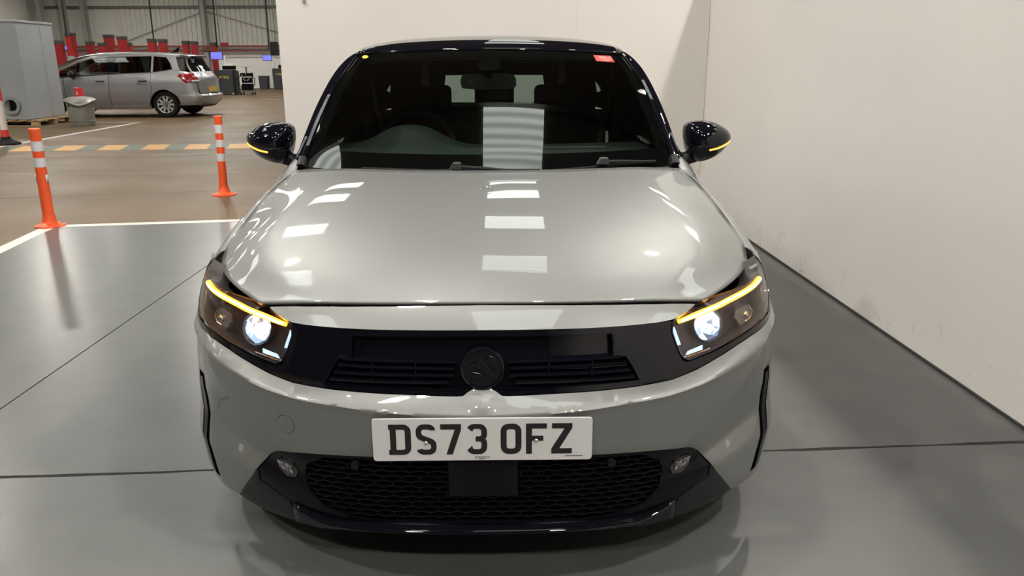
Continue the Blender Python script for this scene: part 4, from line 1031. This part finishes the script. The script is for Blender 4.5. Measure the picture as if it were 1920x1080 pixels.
# ------------------------------------------------------------------ high-bay lamps under the roof, added fill lamps among them
for x, y, kind in HIGH_BAYS_AND_FILL:
    L = thing('high_bay_and_fill_lamp', 'round white high bay lamp hanging from the ribbed hall roof, some added as fill light', 'lamp', (x, y, 5.95), 0, 'high bay lamps')
    obj('reflector', MB().lathe([(.20, 0), (.19, .06), (.10, .12), (.0, .13)], 28, cap=False), M['steel_light'], L)
    obj('lamp_disc', MB().lathe([(0, .012), (.10 if kind == 3 else .18, .012), (.10 if kind == 3 else .18, .02), (0, .02)], 28), M['flood%d' % kind], L)
    obj('hanger', MB().tube([(0, 0, .13), (0, 0, CEIL-5.95)], .012, 6), M['steel'], L)

# ------------------------------------------------------------------ flexible bollards by the bay line
def bollard(name, label, x, y, bands, h, lean, m_body, r=.040, base=True, half=False):
    B = thing(name, label, 'bollard', (x, y, 0), 0, None)
    lx, ly = lean
    def at(z): return Vector((lx*z/h, ly*z/h, z))
    def ring_tube(z0, z1, rr): return MB().tube([at(z0), at(z0+(z1-z0)*.5), at(z1)], rr, 24)
    if base:
        foot = MB()
        rows = []
        for rr, z in ((.115, .0), (.114, .012), (.085, .020), (.062, .034), (.052, .06), (.046, .10)):
            rows.append([(rr*(1+.06*math.sin(4*q+1)*(rr > .08))*math.cos(q)+lx*z/h, rr*(1+.06*math.sin(4*q+1)*(rr > .08))*math.sin(q)+ly*z/h, z+.004*math.sin(3*q)*(z > .005)*(rr > .06)) for q in [2*PI*k/32 for k in range(32)]])
        foot.grid(rows, 0, True); obj('foot', foot, m_body, B)
        for k in range(3):
            q = 2*PI*k/3+.4; obj('foot_bolt', MB().lathe([(.011, 0), (.011, .022), (0, .024)], 8, mx=Matrix.Translation((.085*math.cos(q), .085*math.sin(q), .004))), M['steel'], B)
    obj('tube_post', ring_tube(.02, h-.01, [r*1.08, r*1.0, r]), m_body, B)
    cap = MB().lathe([(r, 0), (r, .006), (r*.9, .012), (0, .013)], 24, mx=Matrix.Translation(at(h-.012))); obj('cap', cap, m_body, B)
    for z0, z1, m in bands:
        obj('reflective_band', ring_tube(z0, z1, r+.0022), m, B)
    return B
b1 = bollard('flexible_bollard', 'orange flexible bollard standing on the white line corner at left, nearest to the camera', -3.76, 4.80, [(.635, .715, M['reflective']), (.505, .580, M['reflective'])], .815, (.035, -.05), M['orange'], .042)
for q in (-1.9, -.15):
    m = MB(); rows = []
    for z in (.375, .44): 
        rows.append([Vector((.035*z/.815+.0465*math.cos(q+d), -.05*z/.815+.0465*math.sin(q+d), z)) for d in (-.35, -.17, 0, .17, .35)])
    if q < -1: rows = [[Vector((.035*z/.815+.0465*math.cos(PI+.3+d), -.05*z/.815+.0465*math.sin(PI+.3+d), z)) for d in (-.3, -.15, 0, .15, .3)] for z in (.375, .44)]
    m.grid(rows); obj('reflective_scrap', m, M['reflective'], b1, solid=.001)
bollard('flexible_bollard', 'orange flexible bollard on the brown floor beside the left door mirror', -2.835, 6.36, [(.632, .718, M['reflective']), (.495, .568, M['reflective']), (.352, .430, M['reflective'])], .805, (.02, 0), M['orange'], .039)
b3 = bollard('post_bollard', 'red and white delineator post with a black rubber base in front of the pallet', -8.33, 11.72, [(.80, .98, M['red_plastic']), (.20, .72, M['post_white'])], .99, (0, 0), M['red_plastic'], .052, base=False)
obj('rubber_base', MB().lathe([(.22, 0), (.21, .03), (.12, .07), (.075, .10), (.07, .13), (0, .13)], 28), M['rubber'], b3)
b4 = bollard('post_bollard', 'short red post with a white mark standing behind the dented bin', -10.0, 17.45, [(.50, .56, M['post_white'])], .76, (0, 0), M['red_plastic'], .095, base=True)
obj('white_mark', MB().prism([(-.02, .60), (.03, .60), (.0, .70)], 1, -.099, -.094), M['reflective'], b4)

# ------------------------------------------------------------------ dented bin
BN = thing('dustbin', 'dented galvanised steel bin with a loose lid standing before the grey people carrier', 'bin', (-9.10, 15.72, 0))
obj('bin_body', MB().lathe([(0, 0), (.235, 0), (.245, .02), (.262, .30), (.275, .50), (.29, .50), (.29, .515), (.27, .515), (.265, .48), (.23, .03), (0, .03)], 36, cap=False), M['galv'], BN)
rows = []
for r, z in ((.315, .50), (.318, .53), (.30, .555), (.20, .60), (.08, .62), (.0, .625)):
    rows.append([(r*math.cos(q), r*math.sin(q)*1.0, z+.025*math.sin(2*q+.5)*r/.3-.05*max(0, math.cos(q+1.2))**6*r/.3) for q in [2*PI*k/36 for k in range(36)]])
obj('bin_lid', MB().grid(rows, 0, True), M['galv'], BN, solid=.006)
obj('bag_edge', MB().grid([[(.285*math.cos(q), .285*math.sin(q), .50) for q in [-2.2+.1*k for k in range(16)]], [(.292*math.cos(q), .292*math.sin(q), .47-.05*abs(math.sin(5*q))) for q in [-2.2+.1*k for k in range(16)]]]), M['green_paint'], BN, solid=.002)
for k in (.12, .34): obj('bin_hoop', MB().lathe([(.262, 0), (.268, .006), (.262, .012)], 36, cap=False, mx=Matrix.Translation((0, 0, k))), M['galv'], BN)

# ------------------------------------------------------------------ grey sheet-steel cabinet on a pallet
PAL = thing('pallet', 'wooden pallet under the tall grey steel cabinet', 'pallet', (-10.85, 16.40, 0))
for y in (-.62, -.02, .62):
    obj('bearer_board', MB().box((0, y, .105), (1.62, .12, .022)), M['wood'], PAL, smooth=False)
for k in range(7):
    obj('deck_board', MB().box((-.74+k*.2467, 0, .128), (.13+.02*(k % 2), 1.50, .022)), M['wood'], PAL, smooth=False)
for y in (-.67, 0, .67):
    for x in (-.72, 0, .72):
        obj('block', MB().box((x, y, .05), (.14, .12, .088)), M['wood'], PAL, smooth=False)
for y in (-.67, .67): obj('bottom_board', MB().box((0, y, .008), (1.6, .10, .014)), M['wood'], PAL, smooth=False)
CB = thing('steel_cabinet', 'tall dented grey sheet-steel cabinet with a round flange standing on the pallet', 'cabinet', (-10.92, 16.42, .14))
cw, cd, chh = 1.42, 1.40, 2.02
rows = []
obj('cabinet_body', MB().box((0, 0, chh/2), (cw, cd, chh)), M['cabinet_l'], CB, smooth=False, bevel=.012)
obj('top_lip', MB().box((0, 0, chh+.015), (cw+.04, cd+.04, .05)), M['cabinet_l'], CB, smooth=False, bevel=.01)
obj('fold_edge', MB().box((cw/2+.004, .18, chh/2), (.006, .012, chh-.08)), M['cabinet_l'], CB, smooth=False)
fmx = Matrix.Translation((.35, -cd/2, .30)) @ Matrix.Rotation(PI/2, 4, 'X')
fg = obj('flange', MB().lathe([(.13, -.0), (.13, .05), (.19, .05), (.19, .035), (.145, .0)], 32, mx=fmx, cap=False), M['trim_grey'], CB)
obj('duct_mouth', MB().box((.35, -cd/2-.002, .30), (.19, .01, .22)), M['inner_black'], fg, smooth=False)
obj('duct_side', MB().box((.28, -cd/2-.012, .30), (.05, .012, .22)), M['steel'], fg, smooth=False)
for x in (-.20, .02): obj('floor_bracket', MB().box((x, -cd/2-.03, .04), (.12, .06, .03)), M['satin_black'], CB, smooth=False)

# ------------------------------------------------------------------ two-post lifts: red posts
for i, (x, y, h, wd) in enumerate([(-18.14, 32, 2.19, 0.27), (-17.12, 31, 2.46, 0.29), (-17.68, 33.6, 2.19, 0.25), (-16.39, 32, 2.1, 0.24), (-16.75, 33.4, 2.46, 0.34), (-15.55, 32, 2.35, 0.3), (-16.0, 33.5, 2.13, 0.2), (-14.34, 32, 2.25, 0.27), (-13.9, 32, 2.23, 0.27), (-12.96, 32, 2.16, 0.21), (-12.61, 32, 2.14, 0.21), (-12.6, 34.2, 2.15, 0.19)]):
    names = ['leftmost of the red lift posts, beside the grey cabinet', 'tallest red lift post, with a white box at its side', 'dark red lift post standing far back, third from the left', 'short bright red lift post behind the front door glass of the people carrier', 'broad red lift post over the middle of the people carrier roof', 'bright red lift post right of the broad one above the people carrier roof', 'slim dark red lift post just right of the bright broad pair', 'dark red lift post above the rear of the people carrier, left of a pair', 'bright red lift post above the rear of the people carrier, right of a pair', 'slim dark red lift post over the rear window, left of its pair', 'slim bright red lift post over the rear window, right of its pair', 'red lift post behind the left blue monitor']
    T = thing('lift_post', names[i], 'vehicle lift', (x, y, 0), 0, 'red two-post lifts')
    m = MB(); w2 = wd/2
    m.prism([(-w2, -.13), (w2, -.13), (w2, .13), (w2-.05, .13), (w2-.05, -.07), (-w2+.05, -.07), (-w2+.05, .13), (-w2, .13)], 2, .02, h-.10)
    obj('mast', m, M['lift_red'], T, smooth=False)
    obj('mast_cap', MB().box((0, 0, h-.04), (wd+.03, .30, .13)), M['dark_cap'], T, smooth=False, bevel=.01)
    obj('base_plate', MB().box((0, .02, .01), (wd+.06, .5, .02)), M['lift_red'], T, smooth=False)
    obj('carriage', MB().box((0, -.17, .55), (wd*.7, .10, .5)), M['dark_cap'], T, smooth=False, bevel=.01)
    if i == 0:
        obj('control_box', MB().box((.36, -.06, 1.90), (.26, .12, .24)), M['console'], T, smooth=False, bevel=.01)
        obj('control_screen', MB().box((.36, -.125, 1.92), (.16, .012, .14)), M['screen'], T, smooth=False)
    if i == 1:
        obj('white_panel', MB().box((.28, -.02, .95), (.18, .16, 1.0)), M['paper'], T, smooth=False)
        obj('switch_box', MB().box((.0, -.16, 1.50), (.24, .08, .18)), M['trim_grey'], T, smooth=False, bevel=.01)

# red service rail on the far wall with a second pipe below
RAIL = thing('service_rail', 'long dark red cable rail running along the far wall under the cladding', 'rail', (-15, FAR-.5, 0))
obj('rail_tray', MB().box((0, 0, 2.14), (18, .22, .09)), M['rail_red'], RAIL, smooth=False)
obj('rail_pipe', MB().tube([(-9, 0, 1.93), (9, 0, 1.93)], .035, 8), M['rail_red'], RAIL)
for k in range(7): obj('rail_bracket', MB().box((-8.4+k*2.8, .2, 2.14), (.05, .4, .06)), M['rail_red'], RAIL, smooth=False)
obj('junction_box', MB().box((.6, -.1, 2.22), (.34, .14, .2)), M['lift_red'], RAIL, smooth=False)
# drop pipes / cables from the roof
for i, (x, y, z, nm) in enumerate([(-12.46, 34.2, 1.95, 'black hose dropping from the roof to the left blue monitor'), (-10.85, 36.5, 1.9, 'thin dark hose dropping from the roof near the right blue monitor'), (-17.0, 30.5, 2.3, 'black hose dropping from the roof to the tallest lift post'), (-14.9, 33.5, 2.0, 'thin dark hose dropping from the roof behind the people carrier')]):
    P = obj('drop_hose', MB().tube([(x, y, CEIL), (x+.02, y, 4), (x, y, z)], .03, 8), M['satin_black'])
    tag(P, nm, 'hose', 'roof drop hoses')

# ------------------------------------------------------------------ emission-test consoles, trolley, bin, monitors
def console(x, y, s, label):
    K = thing('test_console', label, 'console', (x, y, 0), 0, 'dark test consoles')
    obj('console_body', MB().prism([(-.38, .02), (.34, .02), (.36, .72), (.36, 1.02), (-.40, 1.02)], 1, -.02, .55), M['console'], K, smooth=False, bevel=.02)
    obj('console_side', MB().box((.40, .26, .50), (.10, .56, .96)), M['satin_black'], K, smooth=False, bevel=.02)
    obj('printer', MB().box((.16, .22, 1.11), (.46, .40, .16)), M['inner_black'], K, smooth=False, bevel=.02)
    obj('paper_stack', MB().box((.20, .20, 1.22), (.34, .30, .08)), M['paper'], K, smooth=False, bevel=.01)
    obj('foot_label', MB().prism([(.22, .03), (.34, .03), (.34, .10)], 1, -.026, -.02), M['yellow_text'], K, smooth=False)
    text_obj('console_text', 'VTEQ', .15, M['yellow_text'], K, Matrix.Translation((-.02, -.024, .72)) @ Matrix.Rotation(PI/2, 4, 'X'), .002, 1.15)
    return K
console(-11.72, 32.6, 1, 'dark test console with yellow letters standing right behind the people carrier')
console(-11.45, 40.2, 1, 'dark test console with yellow letters far back against the white wall edge')
def monitor(x, y, z, w_, h_, label, pole_top):
    T = thing('wall_monitor', label, 'monitor', (x, y, 0), 0, 'blue hanging monitors')
    obj('screen_frame', MB().box((0, 0, z), (w_, .05, h_)), M['console'], T, smooth=False, bevel=.008)
    obj('screen_face', MB().box((0, -.028, z), (w_-.05, .008, h_-.05)), M['screen'], T, smooth=False)
    obj('hanging_pole', MB().tube([(w_*.35, .06, z-.1), (w_*.35, .06, pole_top)], .025, 8), M['steel'], T)
    obj('hand_unit', MB().box((w_*.5+.03, .05, z-.24), (.09, .08, .5)), M['paper'], T, smooth=False, bevel=.02)
monitor(-12.03, 32.8, 1.60, .52, .33, 'blue lit monitor hanging above the left test console', CEIL)
monitor(-11.98, 40.0, 1.55, .48, .30, 'blue lit monitor hanging above the far test console', CEIL)
tag(obj('waste_bin', MB().prism([(-.20, 0), (.20, 0), (.24, .66), (-.24, .66)], 1, -.2, .2), M['console'], smooth=False, bevel=.015, loc=(-12.33, 40.3, 0)), 'plain dark waste bin beside the far test console', 'bin')
tag(obj('waste_bin', MB().prism([(-.16, 0), (.16, 0), (.2, .56), (-.2, .56)], 1, -.2, .2), M['console'], smooth=False, bevel=.015, loc=(-12.35, 33.1, 0)), 'small dark bin half hidden behind the rear of the people carrier', 'bin')
SPK = thing('loudspeaker', 'black box loudspeaker hanging at the edge of the white partition', 'loudspeaker', (-9.62, 33.0, 0))
obj('speaker_body', MB().box((0, 0, 1.88), (.30, .25, .56)), M['satin_black'], SPK, smooth=False, bevel=.015)
obj('speaker_pole', MB().tube([(.05, .05, 2.1), (.05, .05, CEIL)], .02, 8), M['steel'], SPK)
TRO = thing('diagnostic_trolley', 'cluttered black diagnostic trolley on castors between the test consoles', 'trolley', (-10.78, 32.6, 0))
obj('trolley_base', MB().box((0, 0, .15), (.52, .42, .05)), M['steel'], TRO, smooth=False)
for x in (-.24, .24):
    for y in (-.18, .18):
        obj('castor', MB().lathe([(.05, -.02), (.055, 0), (.05, .02)], 14, mx=Matrix.Translation((x, y, .055)) @ Matrix.Rotation(PI/2, 4, 'Y')), M['rubber'], TRO)
for x in (-.20, .20): obj('trolley_upright', MB().tube([(x, .1, .15), (x, .1, .92)], .018, 8), M['steel'], TRO)
for z, w_, h_ in ((.32, .42, .26), (.60, .36, .22), (.82, .46, .14)):
    obj('analyser_box', MB().box((0, 0, z), (w_, .34, h_)), M['inner_black'], TRO, smooth=False, bevel=.015)
obj('tablet', MB().box((-.02, -.02, 1.14), (.32, .22, .02), 0, Matrix.Translation((0, 0, 0))), M['trim_grey'], TRO, smooth=False)
obj('tablet_stem', MB().tube([(0, 0, .88), (0, 0, 1.13)], .03, 8), M['steel'], TRO)
for s_ in (-1, 1):
    obj('trolley_cable', MB().tube([Vector((s_*.20, -.1, .82)), Vector((s_*.36, -.1, .66)), Vector((s_*.34, -.1, .42)), Vector((s_*.22, -.1, .30))], .018, 6), M['rubber'], TRO)
for k in range(6): obj('dial', MB().lathe([(.03, 0), (.03, .012), (0, .012)], 12, mx=Matrix.Translation((-.14+.055*k, -.18, .6+.05*(k % 2)+.2*(k % 3 == 0))) @ Matrix.Rotation(PI/2, 4, 'X')), M['trim_grey'], TRO)

# ------------------------------------------------------------------ grey people carrier parked across the hall, nose to the left
VAN = thing('people_carrier', 'grey seven-seat people carrier with red tail lamps parked side-on in the workshop', 'car', (-7.38, 19.2, 0))
VP = catmull([(-.005, -.3, 0), (0, 0, 0), (.01, .4, 0), (.05, .62, 0), (.13, .78, 0), (.30, .872, 0), (.6, .903, 0), (1.0, .912, 0), (2.2, .914, 0), (3.3, .910, 0), (3.8, .88, 0), (4.2, .77, 0), (4.45, .55, 0), (4.56, .2, 0), (4.58, 0, 0)], 10)[10:]
VU = [0.]
for a, b in zip(VP, VP[1:]): VU.append(VU[-1]+(b-a).length)
UL = [(p.x, u) for p, u in zip(VP, VU)]
def uL(L): return interp(L, UL)
def VS(u, z):
    a = abs(u); i = min(max(bisect_right(VU, a)-1, 0), len(VU)-2); t = min(1, (a-VU[i])/(VU[i+1]-VU[i])); p = VP[i].lerp(VP[i+1], t)
    rs = interp(z, [(.25, .17), (.37, .02), (.54, 0), (.585, .065), (.74, .07), (.94, .085), (1.08, .19), (1.26, .30), (1.43, .36), (1.5, .36)])
    k = interp(z, [(.2, .94), (.38, .985), (.6, 1.), (.88, .992), (.98, .97), (1.08, .93), (1.3, .835), (1.48, .75), (1.56, .70)])
    bow = .012*math.sin(PI*min(1, max(0, (z-.25)/.7)))
    return (-(p.x+rs*(1-sstep(0, 1.3, p.x))), (-1 if u > 0 else 1)*p.y*k*(1+bow), z)
def Vn(u, z): return VS(-u, z)
vroof = [(.36, 1.49), (.55, 1.522), (.82, 1.55), (1.3, 1.582), (1.9, 1.596), (2.5, 1.585), (2.9, 1.545), (3.2, 1.478), (3.5, 1.385), (3.75, 1.27), (4.0, 1.15)]
VR = (.96, 3.80)
def varch(L, c): d = abs(L-c); return .31+math.sqrt(max(0, .375**2-d*d))
belt2 = [(.10, 1.09), (.57, 1.150), (1.245, 1.080), (2.17, 1.045), (3.05, .992), (3.6, .955)]
dlo_low = [(.585, 1.165), (1.245, 1.092), (2.17, 1.057), (3.05, 1.004), (3.52, .985)]
dlo_up = [(3.52, 1.13), (3.02, 1.352), (2.71, 1.430), (2.22, 1.468), (1.24, 1.478), (.74, 1.452), (.60, 1.30)]
def ul(pts, s): return [(s*uL(a), b) for a, b in pts]
for sgn in (1, -1):
    arcR = [(.96-.375*math.cos(PI*k/12), .31+.375*math.sin(PI*k/12)) for k in range(13)]
    arcF = [(3.8-.375*math.cos(PI*k/12), .31+.375*math.sin(PI*k/12)) for k in range(13)]
    rear_q = [(.10, .56), (.58, .56), (.585, .31)]+arcR[1:-1]+[(1.335, .31), (1.335, .20), (1.36, .20), (1.25, .66), (1.24, 1.08), (.57, 1.15), (.36, 1.13), (.10, 1.08)]
    rear_q = [(.10, .56), (.585, .56), (.60, .43)]+arcR[2:-1]+[(1.335, .31), (1.34, .20), (1.375, .20), (1.255, .70), (1.25, 1.08), (.57, 1.15), (.36, 1.13), (.10, 1.08)]
    d_rear = [(1.385, .20), (2.30, .20), (2.30, 1.037), (1.26, 1.078), (1.265, .70)]
    d_front = [(2.315, .20), (3.40, .20), (3.40, .975), (3.05, .99), (2.315, 1.036)]
    wing = [(3.41, .20), (3.43, .31)]+arcF[1:-1]+[(4.175, .31), (4.2, .25), (4.56, .25), (4.56, .78), (4.2, .90), (3.6, .96), (3.41, .972)]
    panel('rear_quarter', Vn, ul(rear_q, sgn), M['vanpaint'], VAN, 0, .02, .05, roll=.006)
    for dn, pts, hl_ in (('rear_door', d_rear, 1.46), ('front_door', d_front, 2.50)):
        D = panel(dn, Vn, ul(pts, sgn), M['vanpaint'], VAN, 0, .02, .05, roll=.008)
        P = Vector(Vn(sgn*uL(hl_), .905)); o_ = sgn
        obj('door_handle', MB().box((P.x, P.y+o_*.020, P.z), (.23, .03, .035)), M['vanpaint'], D, bevel=.012)
        obj('handle_cup', MB().box((P.x, P.y+o_*.003, P.z-.012), (.19, .01, .05)), M['dark_cap'], D, smooth=False)
        st_ = [(pts[0][0]+.02, .27), (pts[1][0]-.02, .27), (pts[1][0]-.02, .30), (pts[0][0]+.02, .30)]
        panel('door_strip', Vn, ul(st_, sgn), M['trim_grey'], D, .008, .008, .06)
    panel('front_wing', Vn, ul(wing, sgn), M['vanpaint'], VAN, 0, .02, .05)
    panel('model_script', Vn, ul([(3.45, .705), (3.62, .705), (3.62, .722), (3.45, .722)], sgn), M['chrome'], VAN, .004, .004, .05)
    # frame above the belt line: body-coloured rail and rear pillar, black glass in it
    outer = [(.36, 1.145)]+[(a, b+.002) for a, b in belt2[1:5]]+[(3.60, .985), (3.60, 1.10), (3.06, 1.398), (2.72, 1.492), (2.2, 1.535), (1.3, 1.535), (.82, 1.515), (.50, 1.485), (.36, 1.47)]
    hole = dlo_low+dlo_up
    panel('roof_rail', Vn, ul(outer, sgn), M['vanpaint'], VAN, 0, .015, .04, [ul(hole, sgn)])
    def gl(pts): return ul(pts, sgn)
    panel('side_window', Vn, gl([(.60, 1.168), (1.20, 1.10), (1.20, 1.472), (.75, 1.446), (.615, 1.30)]), M['van_glass'], VAN, -.006, .004, .06)
    panel('side_window', Vn, gl([(1.255, 1.094), (1.52, 1.083), (1.50, 1.47), (1.245, 1.472)]), M['van_glass'], VAN, -.006, .004, .06)
    panel('side_window', Vn, gl([(1.55, 1.082), (2.15, 1.06), (2.15, 1.462), (1.53, 1.47)]), M['van_glass'], VAN, -.006, .004, .06)
    panel('side_window', Vn, gl([(2.36, 1.052), (3.02, 1.008), (3.0, 1.33), (2.72, 1.422), (2.36, 1.455)]), M['van_glass'], VAN, -.006, .004, .06)
    panel('side_window', Vn, gl([(3.08, 1.005), (3.5, .99), (3.5, 1.125), (3.05, 1.32)]), M['van_glass'], VAN, -.006, .004, .06)
    for a, b, z0, z1, zz0, zz1 in ((1.20, 1.255, 1.09, 1.09, 1.475, 1.475), (2.15, 2.36, 1.055, 1.05, 1.465, 1.46), (1.52, 1.55, 1.082, 1.082, 1.472, 1.472), (3.02, 3.08, 1.004, 1.002, 1.335, 1.315)):
        panel('window_pillar', Vn, gl([(a, z0), (b, z1), (b-.01, zz1), (a-.01, zz0)]), M['gloss_black' if a != 1.2 else 'vanpaint'], VAN, .0, .012, .06)
    panel('window_trim', Vn, gl([(a, b+.012) for a, b in dlo_low]+[(a, b-.004) for a, b in dlo_low[::-1]]), M['satin_black'], VAN, .001, .012, .06)
    # tail lamp, bumper reflector
    TL = panel('tail_lamp', Vn, gl([(.08, .86), (.08, 1.055), (.34, 1.062), (.46, 1.045), (.50, .985), (.43, .90), (.34, .838), (.22, .845)]), M['tail_red'], VAN, .012, .02, .03, roll=.006)
    panel('reverse_lens', Vn, gl([(.07, .875), (.20, .872), (.20, .90), (.07, .905)]), M['reflective'], TL, .015, .006, .03)
    panel('bumper_reflector', Vn, gl([(.13, .455), (.40, .46), (.38, .515), (.15, .52)]), M['tail_red'], VAN, .010, .01, .03)
    # wheels
    for c in VR:
        mx = Matrix.Translation((-c, sgn*.80, .318)) @ Matrix.Rotation((-sgn)*PI/2, 4, 'X')
        Wv = obj('wheel', MB().lathe([(.21, -.09), (.29, -.10), (.312, -.07), (.318, 0), (.312, .07), (.29, .10), (.215, .09)], 40, mx=mx, cap=False), M['rubber'], VAN)
        rim = MB().lathe([(.215, .06), (.22, .092), (.205, .098), (.195, .07), (.19, .02), (0, .0)], 36, mx=mx, cap=False)
        obj('wheel_rim', rim, [M['inner_black']], Wv)
        obj('rim_ring', MB().lathe([(.193, .085), (.212, .100), (.218, .085)], 36, mx=mx, cap=False), M['alloy'], Wv)
        for k in range(5):
            q = Matrix.Rotation(2*PI*k/5+.3, 4, 'Z')
            for s_ in (-1, 1):
                sp = MB().prism([(.035, -.028), (.19, s_*.062-.030), (.195, s_*.062+.026), (.035, .028)], 2, .055, .088, mx=mx @ q)
                obj('spoke', sp, M['alloy'], Wv, smooth=False, bevel=.004)
        obj('hub_cap', MB().lathe([(0, .092), (.028, .09), (.045, .07), (.045, .05)], 20, mx=mx, cap=False), M['steel'], Wv)
        rows = []
        for k in range(13):
            a_ = PI*k/12; rows.append([(-c+.375*math.cos(a_), sgn*y, .31+.375*math.sin(a_)) for y in (.55, .905)])
        obj('wheel_arch', MB().grid(rows), M['inner_black'], VAN, solid=.004)
    # door mirror
    mm = Matrix.Translation((-3.10, sgn*1.02, 1.05))
    MV = obj('wing_mirror', MB().sphere((0, 0, 0), 1, 16, 10, 0, mm, (.09, .11, .085)), M['gloss_black'], VAN)
    obj('mirror_arm', MB().tube([Vector((-3.1, sgn*1.0, 1.0)), Vector((-3.16, sgn*.86, .96))], .04, 8), M['satin_black'], MV)
# tailgate, glass, bumper, plate
rw2 = [(-.60, 1.105), (.60, 1.105), (.62, 1.30), (.56, 1.465), (-.56, 1.465), (-.62, 1.30)]
TG2 = panel('tailgate', Vn, [(-.70, .585), (.70, .585), (.74, .80), (.72, 1.06), (.80, 1.10), (.78, 1.49), (-.78, 1.49), (-.80, 1.10), (-.72, 1.06), (-.74, .80)], M['vanpaint'], VAN, 0, .02, .05, [rw2])
panel('rear_window', Vn, [(-.74, 1.105), (.74, 1.105), (.74, 1.30), (.68, 1.468), (-.68, 1.468), (-.74, 1.30)], M['dark_glass'], TG2, .003, .008, .05)
panel('rear_bumper', Vn, [(-uL(.60), .56), (uL(.60), .56), (uL(.60), .43), (uL(.56), .30), (-uL(.56), .30), (-uL(.60), .43)], M['vanpaint'], VAN, .012, .03, .05, roll=.01)
panel('bumper_valance', Vn, [(-.8, .30), (.8, .30), (.8, .25), (-.8, .25)], M['satin_black'], VAN, .0, .03, .06)
panel('number_plate', Vn, [(-.26, .61), (.26, .61), (.26, .725), (-.26, .725)], M['plate_yellow'], TG2, .010, .008, .06)
sp_ = MB(); rows = []
for k in range(21):
    y = -.66+1.32*k/20; e_ = (abs(y)/.66)**3
    rows.append([(-.62+.02*e_, y, 1.535-.02*e_), (-.36-.03*e_, y, 1.505-.02*e_), (-.31-.05*e_, y, 1.490-.02*e_), (-.42, y, 1.478-.02*e_)])
obj('spoiler', MB().grid(rows), M['vanpaint'], TG2, solid=.01)
# roof, windscreen, bonnet
rows = []
for i in range(33):
    L = .38+(3.18-.38)*i/32; zc = interp(L, vroof); row = []
    for k in range(21):
        a = -1+2*k/20; ye = .912*.725; row.append((-L, ye*a*(1-.03*(i < 3)), zc-.055*abs(a)**3.2))
    rows.append(row)
obj('roof', MB().grid(rows), M['vanpaint'], VAN, solid=.012, angle=60)
rows = []
for i in range(13):
    L = 3.17+(4.02-3.17)*i/12; zc = interp(L, vroof); row = []
    for k in range(21):
        a = -1+2*k/20; row.append((-L+.18*abs(a)**2.5, (.66+.14*i/12)*a, zc-.05*abs(a)**3))
    rows.append(row)
obj('windscreen', MB().grid(rows), M['van_glass'], VAN, solid=.006, angle=60)
rows = []
for i in range(11):
    L = 3.95+.62*i/10; row = []
    for k in range(21):
        a = -1+2*k/20; row.append((-L+.40*abs(a)**3*(i/10)+.30*abs(a)**2.5*(1-i/10), .82*a, 1.06-.26*(i/10)**1.7-.09*abs(a)**3*(1-.3*i/10)))
    rows.append(row)
obj('bonnet', MB().grid(rows), M['vanpaint'], VAN, solid=.01, angle=60)
panel('front_bumper', Vn, [(VU[-1]-.65, .25), (VU[-1]-.02, .25), (VU[-1]-.02, .80), (VU[-1]-.65, .82)], M['vanpaint'], VAN, 0, .02, .06)
panel('front_bumper', Vn, [(-VU[-1]+.65, .25), (-VU[-1]+.02, .25), (-VU[-1]+.02, .80), (-VU[-1]+.65, .82)], M['vanpaint'], VAN, 0, .02, .06)
obj('cabin_floor', MB().box((-2.3, 0, .24), (4.0, 1.5, .04)), M['inner_black'], VAN)
obj('roof_antenna', MB().prism([(-1.05, 1.56), (-.85, 1.58), (-.80, 1.70), (-.83, 1.70), (-.95, 1.61)], 1, -.015, .015), M['gloss_black'], VAN, smooth=False)
def vseat(x, y):
    s_ = obj('seat', MB().prism([(0, .35), (-.5, .38), (-.5, .5), (0, .5)], 1, y-.24, y+.24, mx=Matrix.Translation((x, 0, 0))), M['seat'], VAN, bevel=.03)
    obj('backrest', MB().prism([(-.02, .45), (.12, .45), (.24, 1.08), (.14, 1.1)], 1, y-.23, y+.23, mx=Matrix.Translation((x, 0, 0))), M['seat'], s_, bevel=.03)
    obj('headrest', MB().prism([(.17, 1.12), (.25, 1.12), (.27, 1.29), (.2, 1.30)], 1, y-.13, y+.13, mx=Matrix.Translation((x, 0, 0))), M['seat'], s_, bevel=.02)
for x in (-2.55, -1.6):
    for y in (-.42, .42): vseat(x, y)
for y in (-.42, .42): 
    obj('dash_top', MB().prism([(-3.3, .85), (-3.8, .85), (-3.75, 1.02), (-3.35, 1.02)], 1, y-.36, y+.36), M['interior'], VAN, bevel=.03)
